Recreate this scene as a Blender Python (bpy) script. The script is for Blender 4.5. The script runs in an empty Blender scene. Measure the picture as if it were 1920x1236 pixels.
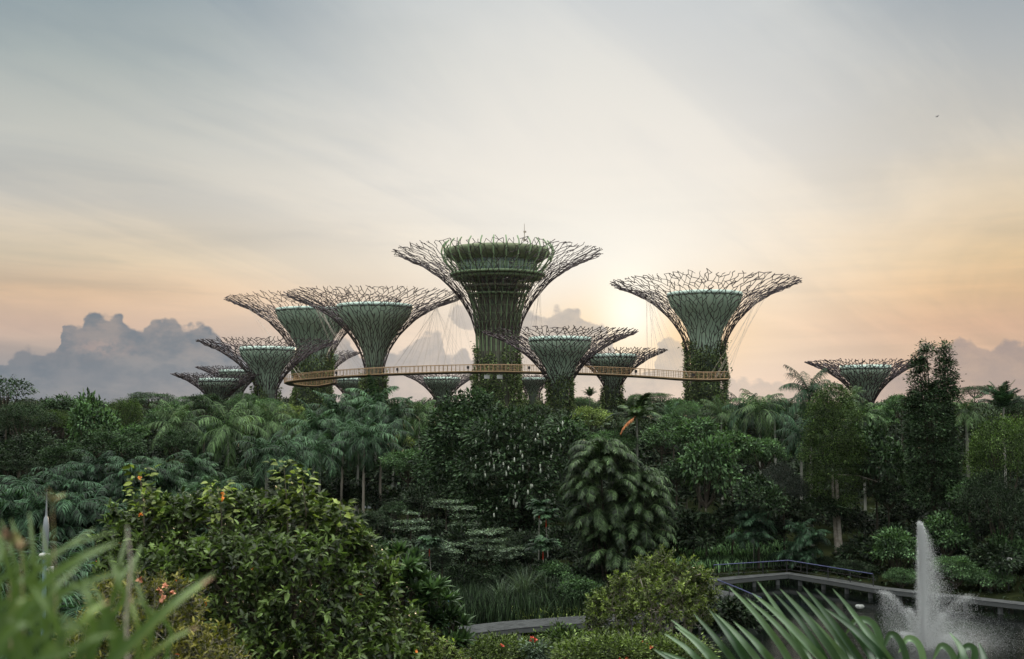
import bpy, math, random
import numpy as np
from mathutils import Vector, noise as mnoise
S = bpy.context.scene
R = math.radians
PI = math.pi

# ---------------------------------------------------------------- camera
FPX = 2200.0; W0, H0 = 1920.0, 1236.0; EYE = 13.0; HZ = 773.0
PITCH = math.atan((HZ - H0/2)/FPX)
cam_d = bpy.data.cameras.new("Camera"); cam = bpy.data.objects.new("Camera", cam_d)
S.collection.objects.link(cam); S.camera = cam
cam.location = (0, 0, EYE); cam.rotation_euler = (PI/2 + PITCH, 0, 0)
cam_d.sensor_width = 36; cam_d.lens = 36*FPX/W0
cam_d.clip_start = 0.05; cam_d.clip_end = 8000
cam_d.dof.use_dof = True; cam_d.dof.focus_distance = 120; cam_d.dof.aperture_fstop = 4.8

def at(px, py, Y):
    dx = (px - W0/2)/FPX; dz = (H0/2 - py)/FPX
    y = math.cos(PITCH) - dz*math.sin(PITCH); z = math.sin(PITCH) + dz*math.cos(PITCH)
    k = Y/y
    return np.array([dx*k, Y, EYE + z*k])

# ---------------------------------------------------------------- node helper
class N:
    def __init__(s, nt, sock): s.nt = nt; s.s = sock
    def _m(s, op, *o, clamp=False):
        n = s.nt.nodes.new('ShaderNodeMath'); n.operation = op; n.use_clamp = clamp
        for i, v in enumerate((s,)+o):
            if isinstance(v, N): s.nt.links.new(v.s, n.inputs[i])
            else: n.inputs[i].default_value = v
        return N(s.nt, n.outputs[0])
    def __add__(s, o): return s._m('ADD', o)
    def __radd__(s, o): return s._m('ADD', o)
    def __sub__(s, o): return s._m('SUBTRACT', o)
    def __rsub__(s, o): return (s*-1)+o
    def __mul__(s, o): return s._m('MULTIPLY', o)
    def __rmul__(s, o): return s._m('MULTIPLY', o)
    def __truediv__(s, o): return s._m('DIVIDE', o)
    def smooth(s, a, b, lo=0.0, hi=1.0):
        n = s.nt.nodes.new('ShaderNodeMapRange'); n.interpolation_type = 'SMOOTHSTEP'
        s.nt.links.new(s.s, n.inputs['Value'])
        n.inputs['From Min'].default_value = a; n.inputs['From Max'].default_value = b
        n.inputs['To Min'].default_value = lo; n.inputs['To Max'].default_value = hi
        return N(s.nt, n.outputs[0])
def lin(c):
    return tuple(((v/255)/12.92 if v/255 <= .04045 else ((v/255+.055)/1.055)**2.4) for v in c) + (1,)
def ramp(nt, fac, stops):
    n = nt.nodes.new('ShaderNodeValToRGB'); nt.links.new(fac.s, n.inputs[0])
    cr = n.color_ramp
    while len(cr.elements) < len(stops): cr.elements.new(.5)
    for i, (p, c) in enumerate(sorted(stops)): cr.elements[i].position = p; cr.elements[i].color = c
    return N(nt, n.outputs[0])
def mixc(nt, f, a, b, mode='MIX'):
    n = nt.nodes.new('ShaderNodeMix'); n.data_type = 'RGBA'; n.blend_type = mode
    for v, k in ((f, 0), (a, 6), (b, 7)):
        if isinstance(v, N): nt.links.new(v.s, n.inputs[k])
        else: n.inputs[k].default_value = v
    return N(nt, n.outputs[2])
def noise_n(nt, vec, scale, detail=4, rough=.55, dist=0, kind='ShaderNodeTexNoise'):
    n = nt.nodes.new('ShaderNodeTexNoise')
    if vec is not None: nt.links.new(vec.s, n.inputs['Vector'])
    n.inputs['Scale'].default_value = scale; n.inputs['Detail'].default_value = detail
    n.inputs['Roughness'].default_value = rough; n.inputs['Distortion'].default_value = dist
    return N(nt, n.outputs['Fac'])
def comb(nt, x, y, z):
    n = nt.nodes.new('ShaderNodeCombineXYZ')
    for i, v in enumerate((x, y, z)):
        if isinstance(v, N): nt.links.new(v.s, n.inputs[i])
        else: n.inputs[i].default_value = v
    return N(nt, n.outputs[0])

# ---------------------------------------------------------------- world: dawn sky with thin high cloud and cumulus on the horizon
SUN_AZ = (1190-960)/FPX; SUN_EL = (HZ-585)/FPX
def build_world():
    w = bpy.data.worlds.new("World"); w.cycles.sampling_method = 'MANUAL'; w.cycles.sample_map_resolution = 512; S.world = w; w.use_nodes = True
    nt = w.node_tree; nt.nodes.clear()
    out = nt.nodes.new('ShaderNodeOutputWorld'); bg = nt.nodes.new('ShaderNodeBackground')
    nt.links.new(bg.outputs[0], out.inputs[0])
    tc = nt.nodes.new('ShaderNodeTexCoord'); sp = nt.nodes.new('ShaderNodeSeparateXYZ')
    nt.links.new(tc.outputs['Generated'], sp.inputs[0])
    x, y, z = (N(nt, sp.outputs[i]) for i in range(3))
    el = z._m('ARCSINE'); az = x._m('ARCTAN2', y)
    # clear sky under the cloud
    sky = nt.nodes.new('ShaderNodeTexSky'); sky.sky_type = 'NISHITA'; sky.sun_disc = False
    sky.sun_elevation = SUN_EL; sky.sun_rotation = SUN_AZ
    nish = N(nt, sky.outputs[0])
    nish = mixc(nt, 1.0, nish, (.10, .10, .10, 1), 'MULTIPLY')
    ys = [0, 150, 300, 400, 500, 560, 620, 700, 765]
    L = [(130,147,157),(164,173,172),(192,192,185),(205,198,186),(218,199,172),(220,187,156),(206,177,160),(158,158,161),(150,153,157)]
    C = [(201,206,208),(214,215,213),(226,223,219),(232,227,219),(234,222,206),(234,216,196),(224,205,188),(204,198,196),(196,194,193)]
    Rr = [(158,168,174),(184,186,184),(206,199,187),(216,198,172),(220,190,150),(217,180,142),(204,167,145),(183,163,152),(170,160,158)]
    t = el*(1/1.57)
    def col(cs, top):
        st = [(max(0.0, (HZ-py)/FPX/1.57), lin(c)) for py, c in zip(ys, cs)]
        return ramp(nt, t, st + [(.36, lin(top)), (.52, (1.02,.99,.92,1)), (.999, (1.06,1.02,.93,1))])
    cl, cc, cr = col(L, (120,138,152)), col(C, (176,188,196)), col(Rr, (140,154,166))
    # wide soft wobble so that the bands are not straight
    v = comb(nt, az*3.0, el*9.0, 0.0)
    wob = (noise_n(nt, v, 1.1, 5, .55) - .5)*.18
    azw = az + wob
    a1 = azw.smooth(-.36, .06); a2 = azw.smooth(.10, .40)
    base = mixc(nt, a2, mixc(nt, a1, cl, cc), cr)
    # behind the camera, low sky is darkened and high sky brightened to light foliage
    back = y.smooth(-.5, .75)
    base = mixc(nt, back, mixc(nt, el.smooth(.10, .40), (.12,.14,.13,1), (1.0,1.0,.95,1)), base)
    base = mixc(nt, 1.0, base, (1.10,1.10,1.10,1), 'MULTIPLY')
    # high streaks
    den = z._m('MAXIMUM', 0.0) + .22
    u = x/den; vv = y/den
    ur = u*.80 - vv*.60; vr = u*.60 + vv*.80
    st = noise_n(nt, comb(nt, ur*1.6, vr*.45, 3.1), 1.7, 8, .58, .6)
    st2 = noise_n(nt, comb(nt, az*2.2, el*26, 7.7), 1.3, 7, .6, .4)
    streak = st.smooth(.38, .62)
    base = mixc(nt, streak*.85, base, mixc(nt, 1.0, base, (.80, .84, .90, 1), 'MULTIPLY'))
    base = mixc(nt, (st2.smooth(.42, .66))*el.smooth(.0, .05)*el.smooth(.25, .1)*.85, base, mixc(nt, 1.0, base, (.84, .87, .91, 1), 'MULTIPLY'))
    base = mixc(nt, .93, nish, base)
    # glow of the veiled sun
    def ang(px, py, rx, ry):
        dx = (az - (px-960)/FPX)/rx; dy = (el - (HZ-py)/FPX)/ry
        return (dx*dx + dy*dy)
    def gauss(d): return (d*-1)._m('EXPONENT')
    g1 = gauss(ang(1140, 545, .11, .075)); g2 = gauss(ang(1185, 585, .034, .040)); g3 = gauss(ang(1080, 360, .22, .17))
    base = mixc(nt, g3*.55, base, lin((236,232,222)))
    base = mixc(nt, g1*.80, base, lin((252,249,240)))
    base = mixc(nt, gauss(ang(1205, 622, .085, .036))*.90, base, lin((255,208,140)))
    base = mixc(nt, g2*.95, base, (1.15,1.09,.94,1))
    # cumulus bank
    pts = [(-140,672),(0,664),(12,660),(28,658),(45,666),(58,676),(75,664),(100,655),(125,664),(146,655),(150,622),(160,612),(190,608),(194,592),(212,588),(232,594),(247,593),(256,606),(286,617),(300,604),(315,600),(334,596),(346,603),(362,611),(384,607),(402,613),(415,620),(436,640),(480,668),(560,672),(600,655),(622,628),(645,622),(662,640),(690,664),(720,655),(745,652),(765,644),(785,624),(808,614),(826,620),(832,648),(845,662),(858,650),(874,647),(890,662),(902,640),(912,590),(940,578),(985,574),(1000,571),(1012,578),(1022,580),(1040,571),(1066,570),(1082,575),(1094,585),(1103,597),(1118,596),(1132,606),(1150,640),(1180,690),(1222,690),(1232,640),(1246,627),(1258,625),(1272,634),(1285,655),(1306,690),(1380,705),(1500,712),(1600,702),(1680,690),(1695,650),(1720,640),(1750,648),(1768,632),(1785,636),(1800,652),(1830,645),(1870,634),(1930,630),(2060,650)]
    fc = nt.nodes.new('ShaderNodeFloatCurve'); cu = fc.mapping.curves[0]
    A0, A1, E1 = -.55, .55, .12
    P = [(((px-960)/FPX - A0)/(A1-A0), (HZ-py)/FPX/E1) for px, py in pts]
    P = [(0.0, P[0][1])] + P + [(1.0, P[-1][1])]
    while len(cu.points) < len(P): cu.points.new(.5, .5)
    for i, (a, b) in enumerate(P): cu.points[i].location = (a, b)
    fc.mapping.update()
    # billowy displacement of the lookup
    q = comb(nt, az*1.0, el*1.15, 0.3)
    n1 = noise_n(nt, q, 60, 5, .6) - .5
    n2 = noise_n(nt, q, 170, 4, .6) - .5
    vo = nt.nodes.new('ShaderNodeTexVoronoi'); vo.feature = 'SMOOTH_F1'; nt.links.new(q.s, vo.inputs['Vector'])
    vo.inputs['Scale'].default_value = 95; vo.inputs['Smoothness'].default_value = .3
    vd = N(nt, vo.outputs['Distance'])
    xa = (az + n2*.006 - A0)*(1/(A1-A0))
    nt.links.new(xa.s, fc.inputs['Value'])
    top = N(nt, fc.outputs[0])*E1
    d = top - el - .0028 + n1*.013 + n2*.005 - (vd-.45)*.009
    m1 = d.smooth(-.0008, .0038)*(d.smooth(-.01, .06, 1.0, .80))
    soft = az.smooth(-.21,-.165)*az.smooth(-.13,-.165)   # bank dissolves between the two steel towers
    soft2 = az.smooth(.10,.2)*.30
    fl = (ang(878, 592, .0165, .0125)*-1 + 1) + n1*1.3 + n2*.5
    m2 = fl.smooth(0.0, .30)
    m = m1._m('MAXIMUM', m2*.85)
    m = m*(soft*-.75 + 1)*(soft2*-1 + 1)
    low = el.smooth(.0, .055)
    inner = noise_n(nt, comb(nt, az*1.0, el*1.6, 5.0), 34, 6, .6)
    inner2 = (inner.smooth(.35, .65)*.30 + .70)
    warmside = azw.smooth(-.23, -.04)
    tint = mixc(nt, warmside, (.33,.46,.74,1), (.58,.65,.76,1))
    cloud = mixc(nt, 1.0, base, tint, 'MULTIPLY')
    cloud = mixc(nt, low*.0 + .8, cloud, mixc(nt, azw.smooth(.2, .33), mixc(nt, warmside, lin((116,127,134)), lin((190,181,173))), lin((144,139,144))))
    base = mixc(nt, m*inner2*(low*.2 + .8), base, cloud)
    # warm gap under the left bank
    gp = gauss(ang(215, 658, .024, .007))*noise_n(nt, q, 90, 4, .6).smooth(.40,.62)
    base = mixc(nt, gp*.45, base, lin((196,170,158)))
    hi = el.smooth(.6, 1.15)*3.6 + 1  # unseen overhead sky strengthened to top-light the foliage
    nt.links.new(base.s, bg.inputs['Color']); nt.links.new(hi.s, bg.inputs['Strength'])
build_world()
sd = bpy.data.lights.new("Sun", 'SUN'); sd.energy = 1.6; sd.angle = R(3); sd.color = (1, .72, .45)
so = bpy.data.objects.new("Sun", sd); S.collection.objects.link(so)
dirv = Vector((math.sin(SUN_AZ)*math.cos(SUN_EL), math.cos(SUN_AZ)*math.cos(SUN_EL), math.sin(SUN_EL)))
so.rotation_euler = dirv.to_track_quat('Z', 'Y').to_euler()
S.view_settings.view_transform = 'Standard'; S.view_settings.look = 'None'
S.view_settings.exposure = 0; S.view_settings.gamma = 1
S.render.engine = 'CYCLES'
S.cycles.max_bounces = 5; S.cycles.diffuse_bounces = 1; S.cycles.transmission_bounces = 3; S.cycles.volume_bounces = 0
S.cycles.sample_clamp_indirect = 4; S.cycles.sample_clamp_direct = 6
try:
    S.cycles.use_denoising = True; S.cycles.denoiser = 'OPENIMAGEDENOISE'; S.cycles.denoising_input_passes = 'RGB_ALBEDO_NORMAL'; S.cycles.denoising_prefilter = 'ACCURATE'
except Exception: pass
# ---------------------------------------------------------------- object helpers
COL = S.collection
def tag(o, label=None, cat=None, group=None, kind=None):
    for k, v in (('label', label), ('category', cat), ('group', group), ('kind', kind)):
        if v: o[k] = v
    return o
def empty(name, loc, rz=0, label=None, cat=None, group=None):
    o = bpy.data.objects.new(name, None); COL.objects.link(o)
    o.location = tuple(float(v) for v in loc); o.rotation_euler = (0, 0, rz); o.empty_display_size = .3
    return tag(o, label, cat, group)
def link(name, me, parent=None, loc=(0, 0, 0), scale=(1, 1, 1), rz=0, label=None):
    o = bpy.data.objects.new(name, me); COL.objects.link(o); o.parent = parent
    o.location = tuple(float(v) for v in loc); o.scale = tuple(float(v) for v in scale); o.rotation_euler = (0, 0, rz)
    if label: o['label'] = label
    return o
class MB:
    """collects vertex and face arrays; tone = one random value per leaf"""
    def __init__(s): s.V = []; s.F = []; s.T = []; s.n = 0; s.M = []
    def add(s, v, f, tone=None, mi=0):
        v = np.asarray(v, float).reshape(-1, 3); f = np.asarray(f, int)
        s.V.append(v); s.F.append(f + s.n); s.n += len(v)
        s.T.append(np.full(len(v), .5) if tone is None else np.broadcast_to(np.asarray(tone, float), (len(v),)).copy())
        s.M.append(np.full(len(f), mi, int)); return s
    def merge(s, o, loc=(0, 0, 0), sc=(1, 1, 1), rz=0):
        c, q = math.cos(rz), math.sin(rz); k = s.n
        for v, f, t, m in zip(o.V, o.F, o.T, o.M):
            w = v*np.asarray(sc); w = np.stack([w[:, 0]*c - w[:, 1]*q, w[:, 0]*q + w[:, 1]*c, w[:, 2]], 1) + np.asarray(loc)
            s.V.append(w); s.F.append(f + k); s.T.append(t); s.M.append(m)
        s.n += o.n
    def mesh(s, name, mats, smooth=True):
        me = bpy.data.meshes.new(name)
        V = np.concatenate(s.V); me.vertices.add(len(V)); me.vertices.foreach_set('co', V.ravel())
        tot = np.concatenate([np.full(len(f), f.shape[1], int) for f in s.F])
        idx = np.concatenate([f.ravel() for f in s.F])
        me.loops.add(len(idx)); me.loops.foreach_set('vertex_index', idx.astype(np.int32))
        me.polygons.add(len(tot)); st = np.concatenate([[0], np.cumsum(tot)[:-1]])
        me.polygons.foreach_set('loop_start', st.astype(np.int32)); me.polygons.foreach_set('loop_total', tot.astype(np.int32))
        me.polygons.foreach_set('use_smooth', np.full(len(tot), smooth))
        me.polygons.foreach_set('material_index', np.concatenate(s.M).astype(np.int32))
        a = me.attributes.new('tone', 'FLOAT', 'POINT'); a.data.foreach_set('value', np.concatenate(s.T).astype(np.float32))
        for m in (mats if isinstance(mats, (list, tuple)) else [mats]): me.materials.append(m)
        me.update(calc_edges=True); return me
    def obj(s, name, mats, parent=None, loc=(0, 0, 0), smooth=True, label=None):
        return link(name, s.mesh(name, mats, smooth), parent, loc, label=label)
def nrm(v): return v/np.maximum(np.linalg.norm(v, axis=-1, keepdims=True), 1e-9)
def tube(mb, P, rad, n=6, tone=None, cap=True, mi=0):
    P = np.asarray(P, float); m = len(P); rad = np.broadcast_to(np.asarray(rad, float), (m,))
    T = nrm(np.gradient(P, axis=0)); up = np.array([0, 0, 1.]) if abs(T[:, 2]).mean() < .8 else np.array([1., 0, 0])
    A = nrm(np.cross(T, up)); B = np.cross(T, A)
    th = np.arange(n)*2*PI/n
    V = P[:, None] + rad[:, None, None]*(A[:, None]*np.cos(th)[None, :, None] + B[:, None]*np.sin(th)[None, :, None])
    i = np.arange(m-1)[:, None]*n; j = np.arange(n)[None]; k = (j+1) % n
    F = np.stack([i+j, i+k, i+n+k, i+n+j], -1).reshape(-1, 4)
    mb.add(V.reshape(-1, 3), F, tone, mi)
    if cap and n == 4: mb.add(V[[0, -1]].reshape(-1, 3), [[3, 2, 1, 0], [4, 5, 6, 7]], tone, mi)
def rods(mb, A, B, r, n=4):
    """many straight rods at once"""
    A = np.asarray(A, float); B = np.asarray(B, float); T = nrm(B-A)
    up = np.where(np.abs(T[:, 2:3]) < .9, np.array([[0, 0, 1.]]), np.array([[1., 0, 0]]))
    X = nrm(np.cross(T, up)); Y = np.cross(T, X); th = np.arange(n)*2*PI/n + .4
    ring = X[:, None]*np.cos(th)[None, :, None] + Y[:, None]*np.sin(th)[None, :, None]
    r = np.broadcast_to(np.asarray(r, float), (len(A),))[:, None, None]
    V = np.concatenate([A[:, None] + ring*r, B[:, None] + ring*r], 1)
    b = np.arange(len(A))[:, None, None]*2*n; j = np.arange(n); k = (j+1) % n
    F = (b + np.stack([j, k, n+k, n+j], -1)[None]).reshape(-1, 4)
    mb.add(V.reshape(-1, 3), F)
    if n == 4:
        F2 = (np.arange(len(A))[:, None, None]*8 + np.array([[3, 2, 1, 0], [4, 5, 6, 7]])[None]).reshape(-1, 4)
        mb.F.append(F2 + mb.n - len(V.reshape(-1, 3))); mb.M.append(np.zeros(len(F2), int))
        mb.V.append(np.zeros((0, 3))); mb.T.append(np.zeros(0))
def box(mb, c, s, rz=0, mi=0):
    x, y, z = [v/2 for v in s]
    v = np.array([(a*x, b*y, d*z) for d in (-1, 1) for a, b in ((-1, -1), (1, -1), (1, 1), (-1, 1))])
    cs, sn = math.cos(rz), math.sin(rz)
    v = np.stack([v[:, 0]*cs - v[:, 1]*sn, v[:, 0]*sn + v[:, 1]*cs, v[:, 2]], 1) + np.asarray(c)
    mb.add(v, [[0, 3, 2, 1], [4, 5, 6, 7], [0, 1, 5, 4], [1, 2, 6, 5], [2, 3, 7, 6], [3, 0, 4, 7]], None, mi)
def lathe(mb, prof, n=32, c=(0, 0, 0), mi=0, close=False):
    th = np.arange(n)*2*PI/n; prof = np.asarray(prof, float)
    V = np.stack([prof[:, 0:1]*np.cos(th), prof[:, 0:1]*np.sin(th), np.repeat(prof[:, 1:2], n, 1)], -1) + np.asarray(c)
    m = len(prof); i = np.arange(m-1)[:, None]*n; j = np.arange(n)[None]; k = (j+1) % n
    mb.add(V.reshape(-1, 3), np.stack([i+j, i+k, i+n+k, i+n+j], -1).reshape(-1, 4), None, mi)
def wobble(rng, P, a): return P + rng.normal(0, a, P.shape)

# ---------------------------------------------------------------- materials
def mat(name, c, rough=.6, c2=None, scale=3, metal=0, spec=.4, bump=0, bscale=20, coord='Object', emit=None, detail=4):
    m = bpy.data.materials.new(name); m.use_nodes = True; nt = m.node_tree; b = nt.nodes['Principled BSDF']
    b.inputs['Roughness'].default_value = rough; b.inputs['Metallic'].default_value = metal
    b.inputs['Specular IOR Level'].default_value = spec; b.inputs['Base Color'].default_value = tuple(c)+(1,)
    tc = nt.nodes.new('ShaderNodeTexCoord'); v = N(nt, tc.outputs[coord])
    if c2:
        f = noise_n(nt, v, scale, detail).smooth(.35, .65)
        nt.links.new(mixc(nt, f, tuple(c)+(1,), tuple(c2)+(1,)).s, b.inputs['Base Color'])
    if bump:
        bn = nt.nodes.new('ShaderNodeBump'); bn.inputs['Strength'].default_value = bump; bn.inputs['Distance'].default_value = .05
        nt.links.new(noise_n(nt, v, bscale, 5).s, bn.inputs['Height']); nt.links.new(bn.outputs[0], b.inputs['Normal'])
    return m
def leafmat(name, dark, light, trans=.25, rough=.55, spec=.14, third=None, thr=.93):
    """leaf colour runs from dark to light by the leaf's own tone, trees differ a little"""
    m = bpy.data.materials.new(name); m.use_nodes = True; nt = m.node_tree; b = nt.nodes['Principled BSDF']
    out = nt.nodes['Material Output']
    at_ = nt.nodes.new('ShaderNodeAttribute'); at_.attribute_name = 'tone'; f = N(nt, at_.outputs['Fac'])
    oi = nt.nodes.new('ShaderNodeObjectInfo'); rnd = N(nt, oi.outputs['Random'])
    c = mixc(nt, f*f*(f*.55+.45), tuple(v*.22 for v in dark)+(1,), tuple(v*2.0 for v in light)+(1,))
    if third: c = mixc(nt, f.smooth(thr, thr+.01), c, tuple(third)+(1,))
    k = rnd*.34 + .83
    c = mixc(nt, 1.0, c, comb(nt, k, k*1.0, k), 'MULTIPLY')
    nt.links.new(c.s, b.inputs['Base Color']); b.inputs['Roughness'].default_value = rough
    b.inputs['Specular IOR Level'].default_value = spec
    tr = nt.nodes.new('ShaderNodeBsdfTranslucent'); nt.links.new(mixc(nt, 1.0, c, (1.0, 1.15, .55, 1), 'MULTIPLY').s, tr.inputs[0])
    mx = nt.nodes.new('ShaderNodeMixShader'); mx.inputs[0].default_value = trans
    nt.links.new(b.outputs[0], mx.inputs[1]); nt.links.new(tr.outputs[0], mx.inputs[2]); nt.links.new(mx.outputs[0], out.inputs[0])
    return m
M = {}
M['rod'] = mat('steel_rod', (.040, .027, .023), .5, (.055, .036, .048), 1.5)
M['shell'] = mat('pale_green_panel', (.40, .54, .41), .5, (.47, .61, .47), .7)
M['shellrim'] = mat('rim_glass', (.38, .50, .44), .4, (.44, .56, .48), .6)
M['gsteel'] = mat('green_steel', (.20, .30, .15), .5, (.24, .34, .18), .6)
M['bowl'] = mat('planted_bowl', (.13, .16, .09), .8, (.20, .23, .13), 1.2, bump=.8, bscale=3)
M['core'] = mat('dark_core', (.15, .17, .12), .8, (.22, .22, .16), .8)
M['coreg'] = mat('green_core', (.16, .23, .17), .7, (.21, .28, .22), .8)
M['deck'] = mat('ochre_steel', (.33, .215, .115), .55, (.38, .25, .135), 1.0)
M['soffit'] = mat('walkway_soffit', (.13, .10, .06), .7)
M['cable'] = mat('steel_cable', (.42, .36, .30), .5)
M['black'] = mat('black_fitting', (.02, .02, .022), .5)
M['white'] = mat('white_fitting', (.7, .7, .68), .5)
M['glassg'] = mat('pod_glass', (.16, .24, .22), .12, (.38, .46, .44), 1.3, spec=.8)
M['bark'] = mat('bark', (.05, .042, .034), .95, (.09, .08, .06), 2.5, bump=.6, spec=.1)
M['barkp'] = mat('pale_bark', (.22, .19, .15), .85, (.36, .33, .28), 3, bump=.5)
M['palmtrunk'] = mat('palm_trunk', (.20, .20, .17), .85, (.30, .30, .26), 2)
M['twig'] = mat('twig', (.12, .10, .075), .8, (.2, .17, .13), 6)
M['vine'] = leafmat('vine_leaf', (.16, .26, .11), (.20, .27, .105), .25)
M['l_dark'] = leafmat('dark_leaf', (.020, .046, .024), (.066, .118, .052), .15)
M['l_mid'] = leafmat('mid_leaf', (0.0362, 0.0841, 0.0406), (0.1305, 0.232, 0.1015), .25)
M['l_fresh'] = leafmat('fresh_leaf', (0.0508, 0.1015, 0.0319), (0.2465, 0.319, 0.1015), .28)
M['l_blue'] = leafmat('blue_green_leaf', (0.0261, 0.0653, 0.0551), (0.087, 0.174, 0.145), .2, .4)
M['l_moss'] = leafmat('moss_leaf', (.03, .06, .02), (.10, .165, .045), .25)
M['l_purple'] = leafmat('grey_leaf', (.03, .04, .035), (.060, .078, .062), .15)
M['l_pale'] = leafmat('pale_leaf', (.08, .12, .08), (.155, .215, .145), .25)
M['l_far'] = leafmat('far_leaf', (.035, .055, .032), (.062, .092, .050), .15)
M['l_shade'] = leafmat('shade_darkened_leaf', (.012, .028, .014), (.036, .062, .028), .1)  # woodland shade put into the leaf colour
M['frond'] = leafmat('palm_frond', (.022, .060, .030), (.070, .135, .066), .18, .5, .14)
M['frondt'] = leafmat('blue_green_frond', (.020, .055, .030), (.062, .122, .060), .15, .5, .14)
M['frondd'] = leafmat('shaded_frond', (.012, .035, .020), (.050, .105, .055), .22, .5, .14)  # darker frond copy: shade and silhouette tone put into the colour
M['frondl'] = leafmat('light_frond', (.040, .090, .034), (.105, .175, .070), .2, .5, .14)
M['haircut'] = leafmat('broad_frond', (.03, .07, .028), (.085, .140, .055), .2, .5, .2)

# ---------------------------------------------------------------- the steel trees
PTS = np.array([0, .2, .45, .7, .88, 1.0]); PFS = np.array([1, .62, .33, .14, .05, 0.0])
PT = np.array([0, .118, .297, .533, .753, 1.0]); PF = np.array([1, .70, .415, .195, .067, 0.0])
def steel_tree(name, px, D, halfpx, ytip, waist_px, hc, label, fpx=None, ytop_f=None, vine_y=None, pod=False, seed=0, rr=.13, lean=0, group='steel trees with flared rod canopies'):
    rng = np.random.default_rng(seed); big = hc > .735
    c = at(px, ytip, D); k = D/FPX
    Rr = halfpx*k; zt = c[2]; rw = waist_px*k; Hc = hc*Rr
    root = empty('steel_tree', (c[0], D, GZ), rng.uniform(0, 6), label, 'steel tree', group)
    zt -= GZ
    pt, pf = (PT, PF) if big else (PTS, PFS)
    dd_ = np.linspace(0, 1, 200); ff_ = rw + (Rr-rw)*np.interp(dd_, pt, pf)
    ff_ = np.convolve(np.pad(ff_, 12, mode='edge'), np.ones(25)/25, 'valid'); ff_[0] = Rr
    al = np.concatenate([[0], np.cumsum(np.hypot(np.diff(dd_)*Hc, np.diff(ff_)))]); al /= al[-1]
    def surf(th, s):
        """s 0 at the waist, 1 at the rim"""
        dz = np.interp(1 - s, al, dd_)
        r = np.interp(dz, dd_, ff_)
        z = zt - dz*Hc
        return np.stack([r*np.cos(th), r*np.sin(th), z], -1)
    K = 23; n0 = int(rng.integers(37, 40)); n1 = int(n0*3.0)
    lev = []
    for i in range(K+1):
        s = i/K; n = int(round(n0 + (n1-n0)*s**1.2))
        th = (np.arange(n) + rng.uniform(-.36, .36, n) + (i % 2)*.5)*2*PI/n
        ss = np.clip(s + rng.uniform(-.42, .42, n)/K*(0 if i == 0 else 1), 0, 1.03)
        if i == K: ss = 1 + rng.uniform(-.03, .015, n)
        P = surf(th, ss); P[:, 2] += rng.normal(0, .009*Rr, n)*(s**2)
        lev.append((th % (2*PI), P))
    A, B = [], []
    for i in range(K):
        t0, P0 = lev[i]; t1, P1 = lev[i+1]
        d = np.abs((t1[:, None]-t0[None]+PI) % (2*PI)-PI); o = np.argsort(d, 1)
        for j in range(len(t1)):
            A.append(P0[o[j, 0]]); B.append(P1[j])
            if rng.random() < (.56 if i < K-1 else .30): A.append(P0[o[j, 1]]); B.append(P1[j])
        dd = np.argmin(d, 0)
        for j in range(len(t0)):
            if rng.random() < .28: A.append(P0[j]); B.append(P1[dd[j]])
    m = MB(); rods(m, A, B, rr*rng.uniform(.8, 1.15, len(A)), 4)
    m.obj('canopy', M['rod'], root, smooth=False)
    # cage of standing rods below the canopy
    m = MB(); A, B = [], []; zb = zt - Hc; t0, P0 = lev[0]
    lo = P0.copy(); nz = max(3, int(zb/4))
    prev = P0.copy()
    for q in range(1, nz+1):
        z = zb*(1-q/nz); r = rw*(1 + .10*(q/nz)**2)
        th = t0 + rng.normal(0, .035, len(t0)); P = np.stack([r*np.cos(th), r*np.sin(th), np.full(len(th), z)], -1)
        A += list(prev); B += list(P); prev = P
    rods(m, A, B, rr*.8, 4)
    m.obj('rod_cage', M['rod'], root, smooth=False)
    fr = (fpx or .38*halfpx)*k
    m = MB()
    if not pod:
        zf = at(px, ytop_f, D-fr)[2] - GZ
        e = .155*Rr if rw > .17*Rr else rw*.86
        e = min(e, rw*.88)
        pr = [(fr*.985, zf-.25), (fr*1.0, zf-.9), (fr*.985, zf-1.3), (fr*.93, zf-.10*Rr-.6), (fr*.80, zf-.17*Rr-.5), (fr*.62, zf-.29*Rr), (max(fr*.47, e), zf-.40*Rr), (max(fr*.38, e), zf-.52*Rr), (e, zf-.66*Rr), (e, 0)]
        def cr(z): return float(np.interp((zt-z)/Hc, dd_, ff_))
        pr = [(min(r, .80*cr(z)) if z < zf-.12*Rr else r, z) for r, z in pr]
        pr2 = [p for i, p in enumerate(pr) if i == 0 or p[1] < pr[i-1][1]]
        inner = [(max(p[0]-.25, .1), p[1]) for p in pr2[:4][::-1]] + [(fr*.9, zf-.05)]
        # skin of the bowl with shallow vertical folds
        th = np.arange(96)*2*PI/96; fold = 1 + .012*np.cos(th*24)
        def skin(mb, prof, mi=0):
            prof = np.asarray(prof); n = 96
            V = np.stack([prof[:, 0:1]*np.cos(th)*fold, prof[:, 0:1]*np.sin(th)*fold, np.repeat(prof[:, 1:2], n, 1)], -1)
            i = np.arange(len(prof)-1)[:, None]*n; j = np.arange(n)[None]; kk = (j+1) % n
            mb.add(V.reshape(-1, 3), np.stack([i+j, i+n+j, i+n+kk, i+kk], -1).reshape(-1, 4), None, mi)
        bz = zf - .66*Rr
        skin(m, [(fr*.80, zf-.6), (fr*.90, zf-.02)] + pr2[:-1]); m.obj('funnel', M['shell'], root)
        m = MB(); lathe(m, [(fr*.5, zf-1.1), (fr*.84, zf-.7)], 48); m.obj('funnel_roof', M['shellrim'], root)
        m = MB(); lathe(m, [(fr*.93, zf-.02), (fr*1.012, zf+.05), (fr*1.03, zf-.5), (fr*1.015, zf-.85), (fr*1.0, zf-.8)], 64)
        m.obj('funnel_rim', M['shellrim'], root)
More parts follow.
